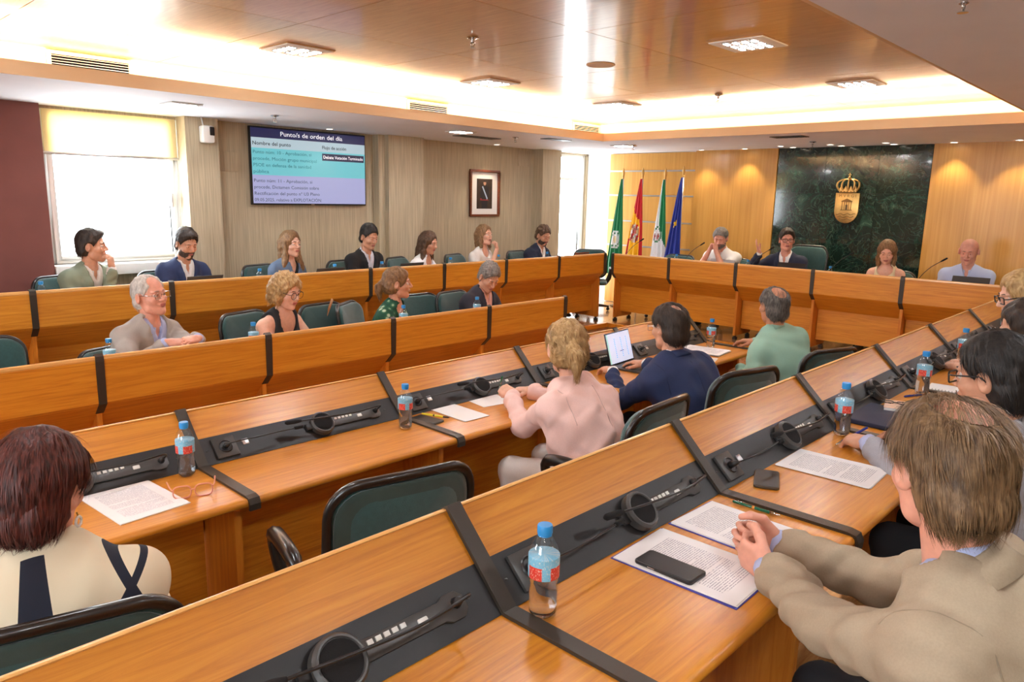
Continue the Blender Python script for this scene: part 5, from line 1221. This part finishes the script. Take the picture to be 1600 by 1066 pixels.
for (y, l, b_) in ((3.69, 'dark laptop lid before the speaker at head table', 'black_plastic'), (1.80, 'brown laptop lid before the bald man', 'grey_plastic'), (4.62, 'flat laptop lid before man with clasped hands', 'aluminium')): laptop(8.58, y, ZD, PI*1.5, l, 2.0 if y < 4.5 else 2.25, False, .34, .205, b_)
# navy document case with flowered notebook and spectacles
cs_ = empty('document_case', (3.33, .95, ZA), -.05, 'navy zipped document case under the spiral notebook', 'case'); MB().prism_z(rrect(.17, .13, .02), 0, .02).build('body', 'folder_navy', cs_, bevel=.006); MB().tube([(-.15, -.131, .01), (.15, -.131, .01)], .003, 6).build('zip', 'gold_dark', cs_)
nb = empty('spiral_notebook', (3.50, .93, ZA+.0205), .25, 'flowered spiral notebook lying on navy case', 'notebook'); mat('flower_cover', lin(232, 196, 172), .5, noise=.25, nscale=25); MB().box(-.075, .075, -.055, .055, 0, .012).build('pages', 'paper', nb); MB().box(-.077, .077, -.057, .057, .012, .014).build('cover', 'flower_cover', nb)
for k in range(12): MB().tube([(-.07+k*.0125+.0, -.052+.008*math.cos(q), .007+.010*math.sin(q)) for q in np.linspace(0, 2*PI, 9)[:-1]], .0012, 5, closed=True).build('ring', 'gold', nb)
g2 = empty('eyeglasses', (3.52, .95, ZA+.035), 1.9, 'black eyeglasses lying on spiral notebook', 'glasses'); fr_ = MB()
for s in (-1, 1):
    o_ = rrect(.026, .018, .012, 4); fr_.tube([(s*.033+a, b, .002) for a, b in o_], .002, 6, closed=True); fr_.tube([(s*.06, .006, .002), (s*.066, .03, .01), (s*.02, .045, .006)], .0018, 6)
fr_.tube([(-.008, .002, .002), (.008, .002, .002)], .002, 6); fr_.build('frame', 'black_plastic', g2, smooth=True)
n2 = empty('notebook', (4.12, .86, ZA), .1, 'white ring notebook beside bottle on right row', 'notebook'); MB().box(-.075, .075, -.105, .105, 0, .012).build('pages', 'paper', n2, bevel=.002)
for k in range(14): MB().tube([(-.072+.006*math.cos(q), -.095+k*.0145, .006+.009*math.sin(q)) for q in np.linspace(0, 2*PI, 9)[:-1]], .001, 5, closed=True).build('ring', 'grey_plastic', n2)
mg = empty('mug', (6.55, .98, ZA), 0, 'small white mug at far end of right row', 'mug'); MB().lathe([(.03, 0), (.036, .005), (.038, .085), (.034, .085), (.032, .01), (.001, .008)], 20).build('body', 'white_lacquer', mg, auto=True); MB().tube([(-.037, 0, .065), (-.06, 0, .06), (-.06, 0, .03), (-.037, 0, .022)], .005, 8).build('handle', 'white_lacquer', mg, smooth=True)
cl = empty('binder_clip', (4.60, 2.50, ZB+.004), .4, 'red clip on the loose sheets by the laptop', 'clip'); MB().prism_x([(-.012, 0), (.012, 0), (.0, .016)], -.03, .03).build('body', 'clip_red', cl); MB().tube([(-.01, .004, .014), (-.012, .03, .004), (.012, .03, .004), (.01, .004, .014)], .0012, 6).build('handle', 'chrome', cl)
# leather bag hanging on a third-row chair
mat('tan_leather', lin(168, 112, 66), .5, noise=.1); bgb = empty('shoulder_bag', (3.50, 5.22, 0), PI, 'tan strap bag hung over a green third-row chair', 'bag')
MB().tube(smooth_path([(-.10, -.34, .60), (-.08, -.335, .80), (-.04, -.30, .905), (.02, -.235, .885), (.10, -.205, .76), (.16, -.20, .62)], 6), .011, 8, flat=.35).build('strap', 'tan_leather', bgb, smooth=True); MB().prism_x([(-.44, .36), (-.36, .34), (-.33, .5), (-.35, .63), (-.41, .63)], -.14, .16).build('body', 'tan_leather', bgb, bevel=.015)

# ------------------------------------------------------------------ people and their chairs
S_, N_, E_W = -PI/2, PI/2, PI
def seat(o, label, back=.03, top=None):
    rz = o.rotation_euler.z; d = Vector((-math.sin(rz), math.cos(rz), 0)); p = o.location-d*back
    chair(p.x, p.y, p.z, rz, label, top)
LO = (0, 0, -1.)
def chin(head, side, dx=.0, dy=-.02):   # wrist just under the chin
    return None
pp = []
# back row
o = person('dark-haired man in sage blazer, chin on hand, by the window', (2.07, 6.85, 1.34), -.5, S_+.35, PH, pitch=.02, skin_='mid', hair=dict(kind='short', quiff=1, crown=.01), hairmat_='hair_dark', outfit=dict(type='blazer', jacket='sage', shirt='offwhite', legs='trousers'), hl=((2.17, 6.72, 1.16), (-.1, -.05, 1), (-.7, .7, .1), 'curl', (.5, .3, -1)), nstr=500); seat(o, 'green chair of man in sage blazer')
def watch(o, XH, arms, T, L):
    E_, W_ = arms[-1][:2]; d = Vector(W_-E_).normalized(); W_ = Vector(W_); MB().tube([W_-d*.03, W_-d*.008], .031, 14).build('watch', 'black_plastic', o, smooth=True)
watch(o, None, {-1: (np.array([0, 0, 0]), np.array([0, 0, 1]))}, None, None) if False else None
o = person('bearded man in navy blazer and white shirt, looking down', (2.84, 6.80, 1.34), S_+.1, S_+.15, PH, pitch=.35, skin_='mid', hair=dict(kind='short', quiff=1, crown=.012), hairmat_='hair_dark', outfit=dict(type='blazer', jacket='navy2', shirt='white'), beard=dict(t=.0008, mat='stubble'), nstr=500, lids=.8); seat(o, 'green chair of bearded man in navy blazer')
o = person('woman in denim jacket with long wavy brown hair', (3.92, 6.85, 1.30), S_+.15, S_+.3, PH, sex='f', pitch=.0, skin_='fair', hair=dict(kind='long', len=.24, flare=.03, fwd=.03, tip=.03, freq=45, rough=.003), hairmat_='hair_lightbrown', outfit=dict(type='blazer', jacket='denim', shirt='black', collar=0, v=.22), nstr=900); seat(o, 'green chair of woman in denim')
o = person('young man in black suit and striped shirt', (4.86, 6.82, 1.35), S_+.05, S_+.1, PH, pitch=.28, skin_='mid', hair=dict(kind='short', crown=.014, t=.009), hairmat_='hair_black', outfit=dict(type='blazer', jacket='black', shirt='stripe'), nstr=500, lids=.8, brow='hair_black'); seat(o, 'green chair of young man in black suit')
o = person('woman with long brown hair in white sleeveless top', (5.74, 6.85, 1.26), S_+.3, S_+.35, PH, sex='f', pitch=.22, skin_='mid', hair=dict(kind='long', len=.21, flare=.02, fwd=.03, tip=.028, freq=45), hairmat_='hair_brown', outfit=dict(type='tee', col='white', arms='none', open=1, scoop=.05), nstr=900, lids=.7); seat(o, 'green chair of woman in white sleeveless top')
o = person('woman in white top resting her chin on her hand', (6.67, 6.85, 1.33), S_+.05, S_+.3, PH, sex='f', pitch=-.08, skin_='fair', hair=dict(kind='bob', len=.14, tip=.02, t=.008), hairmat_='hair_lightbrown', outfit=dict(type='tee', col='offwhite', arms='bare', open=1, scoop=.04), hl=((6.76, 6.71, 1.155), (-.05, .0, 1), (-.75, .6, .1), 'curl', (.6, .3, -1)), nstr=700); seat(o, 'green chair of woman resting her chin')
o = person('bearded man in navy blazer nearest the flags, looking down', (7.78, 6.82, 1.30), S_-.1, S_+.1, PH, pitch=.38, skin_='mid', hair=dict(kind='short', crown=.012, rough=.004), hairmat_='hair_brown', outfit=dict(type='blazer', jacket='navy', shirt='offwhite'), beard=dict(t=.0008, mat='stubble'), nstr=500, lids=.8); seat(o, 'green chair of bearded man near the corner')
# third row
o = person('white-haired man in pale grey blazer and wire glasses', (1.83, 5.0, 1.14), S_+.4, S_+.35, 0, pitch=-.08, roll=.08, kind='mw', skin_='rosy', hair=dict(kind='short', bald_front=1, t=.006, hairline=.09), hairmat_='hair_white', outfit=dict(type='blazer', jacket='grey', shirt='paleblue', v=.34), glasses='wire', belly=.03, torso_w=1.08, hl=((1.955, 4.60, .895), (-.9, -.25, .0), (-.1, .3, -1), 'relax'), hr=((1.76, 4.61, .89), (.85, -.3, .0), (.1, .3, -1), 'relax'), nstr=500, brow='hair_grey'); seat(o, 'green chair behind man in pale grey blazer', .0, .80)
o = person('blonde woman in black sleeveless top and round glasses', (2.81, 5.0, 1.09), S_+.28, S_+.3, 0, sex='f', kind='fw', pitch=.22, skin_='fair', hair=dict(kind='pixie', len=.07, t=.016, tip=.03, freq=80, rough=.005), hairmat_='hair_blonde', outfit=dict(type='tank', col='darktop', arms='none', open=1, scoop=.10, armw=1.2), glasses='round', torso_w=1.12, sw=.165, nstr=900, lids=.7); seat(o, 'green chair of blonde woman in black top')
o = person('woman in green floral blouse with tied-back hair, in profile', (3.85, 5.0, 1.08), -.65, S_+.6, 0, sex='f', pitch=.0, skin_='mid', hair=dict(kind='ponytail', t=.009), hairmat_='hair_lightbrown', outfit=dict(type='tee', col='green', arms='bare', open=1, scoop=.05), nstr=1200); seat(o, 'green chair of ponytailed woman in green')
o = person('grey-haired man in dark suit and pink shirt, head bowed', (4.90, 4.96, 1.07), S_-.2, S_+.15, 0, pitch=.62, skin_='mid', hair=dict(kind='short', crown=.012, rough=.004), hairmat_='hair_grey', outfit=dict(type='blazer', jacket='charcoal', shirt='pinkshirt', v=.34), nstr=700, lids=.9, brow='hair_salt'); seat(o, 'green chair of man with bowed head')
# head table
o = person('grey-haired man in white shirt with hands clasped at mouth', (8.93, 4.74, 1.35), PI+.25, PI, PH, pitch=.42, kind='mw', skin_='rosy', hair=dict(kind='short', t=.008), hairmat_='hair_grey', outfit=dict(type='polo', col='white', arms='bare', armw=1.1), belly=.05, torso_w=1.15, sw=.19, beard=dict(t=.002, mat='hair_salt'), hl=((8.77, 4.71, 1.19), (.15, .25, 1), (.3, .9, 0), 'fist', (-.4, .3, -1)), hr=((8.77, 4.80, 1.19), (.15, -.25, 1), (.3, -.9, 0), 'fist', (.4, .3, -1)), nstr=500, lids=.9); seat(o, 'green chair of man with clasped hands')
o = person('man in dark suit and glasses speaking with raised hand', (8.93, 3.85, 1.37), PI+.55, PI+.15, PH, pitch=.02, skin_='rosy', hair=dict(kind='short', quiff=1, crown=.012), hairmat_='hair_dark', outfit=dict(type='blazer', jacket='navy', shirt='white'), glasses='thick', hr=((8.72, 4.09, 1.20), (-.25, .25, .9), (.35, -.8, .35), 'open', (.8, .1, -1)), nstr=500)
chair(9.10, 3.74, PH, PI/2, 'tall green chair back behind the speaking man', 1.20)
o = person('woman with straight bob in cream sleeveless top, looking down', (8.93, 2.69, 1.30), PI+.25, PI+.1, PH, sex='f', pitch=.34, skin_='fair', hair=dict(kind='bob', len=.14, tip=.024, w=.072, t=.006, rough=.0012), hairmat_='hair_lightbrown', outfit=dict(type='tank', col='cream', arms='none', open=1, scoop=.05), nstr=900, lids=.9); seat(o, 'green chair of woman in cream top')
o = person('bald man in light blue shirt looking down', (8.93, 1.89, 1.36), PI+.05, PI+.15, PH, pitch=.30, kind='mw', skin_='rosy', outfit=dict(type='shirt', col='skyblue'), belly=.03, torso_w=1.15, sw=.195, nstr=0, lids=.9, brow='hair_brown'); seat(o, 'green chair of the bald man')
# cream blouse with navy panels: bands laid out in the garment's own coordinates
m_ = cloth('blouse', lin(226, 212, 182)); nt_ = m_.node_tree; b_ = nt_.nodes['Principled BSDF']; tc_ = nt_.nodes.new('ShaderNodeTexCoord'); sp_ = nt_.nodes.new('ShaderNodeSeparateXYZ'); nt_.links.new(tc_.outputs['Object'], sp_.inputs[0])
def nm(op, a, b=0.0):
    n = nt_.nodes.new('ShaderNodeMath'); n.operation = op
    for i, q in enumerate((a, b)):
        if isinstance(q, (int, float)): n.inputs[i].default_value = q
        else: nt_.links.new(q, n.inputs[i])
    return n.outputs[0]
bx_ = nm('LESS_THAN', nm('ABSOLUTE', nm('ADD', nm('ADD', sp_.outputs['X'], .055), nm('MULTIPLY', sp_.outputs['Z'], -.02))), nm('SUBTRACT', .115, nm('MULTIPLY', sp_.outputs['Z'], .095))); bk_ = nm('LESS_THAN', sp_.outputs['Y'], .03)
d1_ = nm('LESS_THAN', nm('ABSOLUTE', nm('SUBTRACT', nm('ADD', sp_.outputs['X'], nm('MULTIPLY', sp_.outputs['Z'], .45)), .545)), .012); d2_ = nm('LESS_THAN', nm('ABSOLUTE', nm('SUBTRACT', nm('SUBTRACT', sp_.outputs['X'], nm('MULTIPLY', sp_.outputs['Z'], .8)), -.52)), .012)
f_ = nm('MAXIMUM', nm('MULTIPLY', bx_, bk_), nm('MULTIPLY', nm('MAXIMUM', d1_, d2_), nm('GREATER_THAN', sp_.outputs['X'], .09)))
mx_ = nt_.nodes.new('ShaderNodeMix'); mx_.data_type = 'RGBA'; mx_.inputs[6].default_value = (*lin(226, 212, 182), 1); mx_.inputs[7].default_value = (*lin(24, 28, 44), 1); nt_.links.new(f_, mx_.inputs[0]); nt_.links.new(mx_.outputs[2], b_.inputs['Base Color'])
# second row, backs to the camera
def red_extras(o, XH, arms, T, L):
    for s in (-1, 1):
        MB().tube([(s*.088, -.008, -.045), (s*.09, -.006, -.055)], .002, 6).xf(XH).build('earring', 'gold', o); MB().tube([tuple(XH @ Vector((s*.091+.0*math.cos(q), -.006+.011*math.cos(q), -.068+.012*math.sin(q)))) for q in np.linspace(0, 2*PI, 11)[:-1]], .0035, 6, closed=True).build('earring', 'white_lacquer', o)
o = person('woman with short dark red hair in cream and navy blouse', (.45, 2.03, 1.075), .75, N_-.25, 0, sex='f', pitch=.12, skin_='rosy', hair=dict(kind='short', t=.022, crown=.012, hairline=.06, nape=-.10, sw=.0026, sl=.045), hairmat_='hair_red', outfit=dict(type='blouse', col='blouse', arms='bare', open=1, scoop=.03, scw=.9, fold=.009, tend=.35), torso_w=1.1, sw=.178, near=True, nstr=4500, extras=red_extras, root=(.42, 1.88), hr=((.58, 2.22, .66), (-.3, 1, 0), (0, 0, -1), 'relax'), hl=((.40, 2.30, .68), (.3, 1, 0), (0, 0, -1), 'relax')); seat(o, 'green chair of red-haired woman', .04, 1.04); RED = o
o = person('blonde ponytailed woman in pink blazer holding green pen', (2.70, 2.20, 1.11), .98, N_+.05, 0, sex='f', pitch=.18, skin_='fair', hair=dict(kind='ponytail', t=.012, sw=.0026), hairmat_='hair_blonde', outfit=dict(type='blazer', jacket='pink', shirt='white', collar=0, fold=.008, crease=.0042, legs='offwhite'), torso_w=1.22, sw=.185, near=True, nstr=3500, root=(2.66, 1.95), hl=((2.68, 2.54, .815), (.15, .9, .2), (.5, .1, -.8), 'fist'), hr=((2.90, 2.60, .785), (-.5, .8, 0), (0, 0, -1), 'relax')); seat(o, 'green chair of woman in pink blazer', .06, 1.04)
pen((2.66, 2.585, .905), (2.725, 2.68, .775), 'green pen held by the woman in pink', 'pen_green', 'pen_green')
o = person('balding dark-haired man in navy blazer using laptop', (3.62, 2.20, 1.11), 1.3, N_-.25, 0, pitch=.12, skin_='mid', hair=dict(kind='balding', bald_y=-.065, bald_r=(.034, .04, .058), t=.012, nape=-.088, sw=.0026), hairmat_='hair_dark', outfit=dict(type='blazer', jacket='navy2', shirt='white', fold=.007, crease=.003), glasses='wire', torso_w=1.12, sw=.19, near=True, nstr=3000, root=(3.62, 1.97), hl=((3.60, 2.56, .79), (.35, .9, 0), (0, 0, -1), 'relax'), hr=((3.92, 2.54, .79), (-.1, 1, 0), (0, 0, -1), 'relax')); seat(o, 'green chair of man in navy using laptop', .06, 1.04)
o = person('balding man in mint green shirt, seen from behind', (4.98, 2.20, 1.11), 1.0, N_-.35, 0, pitch=.05, kind='mw', skin_='tan', hair=dict(kind='balding', bald_y=-.075, bald_r=(.054, .07, .085), t=.007, nape=-.088, sw=.0024), hairmat_='hair_salt', outfit=dict(type='shirt', col='mint', fold=.008, crease=.0045), belly=.04, torso_w=1.2, sw=.20, near=True, nstr=2500, root=(4.98, 2.0), hl=((4.80, 2.32, .66), (.3, .8, -.4), (0, 0, -1), 'relax'), hr=((5.2, 2.42, .79), (-.3, .9, 0), (0, 0, -1), 'relax')); seat(o, 'green chair of man in mint shirt')
# nearest row
o = person('man in beige blazer with clasped hands, seen from behind', (1.52, .31, 1.34), .80, N_-.05, PH, pitch=.18, kind='mw', skin_='rosy', hair=dict(kind='balding', bald_y=-.055, bald_r=(.05, .062, .068), t=.011, nape=-.09, sw=.0015, sl=.045, lift=.0035), hairmat_='hair_sand', outfit=dict(type='blazer', jacket='beige', shirt='paleblue', fold=.007, crease=.003), torso_w=1.15, sw=.205, near=True, nstr=12000, root=(1.52, .12), hl=((1.635, .70, .95), (.30, .85, .05), (.95, -.2, .1), 'curl'), hr=((1.77, .71, .955), (-.35, .85, .08), (-.95, -.2, .1), 'curl')); seat(o, 'green chair of man in beige blazer')
def brace(o, XH, arms, T, L):
    E_, W_ = arms[-1][:2]; d = Vector(W_-E_).normalized(); W_ = Vector(W_)
    MB().tube([W_-d*.012, W_-d*.002], .030, 16).build('bracelet', 'clip_red', o, smooth=True); MB().tube([W_-d*.022, W_-d*.013], .030, 16).build('bracelet', 'pen_yellow', o, smooth=True); MB().tube([W_-d*.05, W_-d*.028], .034, 16).build('watch', 'black_plastic', o, smooth=True)
o = person('dark-haired man in grey jacket and black glasses, holding pen', (2.78, .47, 1.275), 1.35, N_-.05, PH, pitch=.12, skin_='mid', hair=dict(kind='short', t=.014, crown=.012, nape=-.09, sw=.0026), hairmat_='hair_black', outfit=dict(type='blazer', jacket='greyjacket', shirt='paleblue'), glasses='thick', near=True, nstr=4000, root=(2.76, .25), hl=((2.80, .83, .955), (.35, .9, -.1), (.25, 0, -1), 'pen'), hr=((3.05, .72, .955), (-.2, 1, 0), (0, 0, -1), 'relax'), extras=brace); seat(o, 'green chair of man in grey jacket')
pen((2.90, .868, .985), (2.805, .948, .916), 'blue pen in hand of dark-haired man', 'pen_blue', 'chrome')
o = person('dark-haired woman cut off at the right picture edge', (3.55, .50, 1.33), 2.0, N_, PH, sex='f', pitch=.25, skin_='mid', hair=dict(kind='long', len=.18, tip=.02), hairmat_='hair_dark', outfit=dict(type='tee', col='black', arms='bare', open=1), nstr=900); seat(o, 'green chair of woman at right picture edge')
o = person('blonde woman with glasses at the far right edge', (4.70, .72, 1.36), 2.1, N_, PH, sex='f', pitch=.25, skin_='fair', hair=dict(kind='bob', len=.14, tip=.02), hairmat_='hair_blonde', outfit=dict(type='tee', col='white', arms='bare', open=1), glasses='thick', nstr=900); seat(o, 'green chair of blonde woman at right edge')
# chairs with nobody in them
chair(1.40, 1.97, 0, -.22, 'empty green chair at the second row, centre of picture', 1.05)
chair(.95, 5.18, 0, PI, 'empty green chair at left picture edge, third row')
chair(3.42, 5.20, 0, PI+.15, 'empty green chair with tan bag strap, third row')
chair(4.42, 5.18, 0, PI, 'empty green chair left of man with bowed head')
chair(9.0, 5.52, PH, PI/2, 'empty green chair at left end of head table')
chair(8.75, 6.72, PH, PI*.72, 'green chair standing in the corner gap')
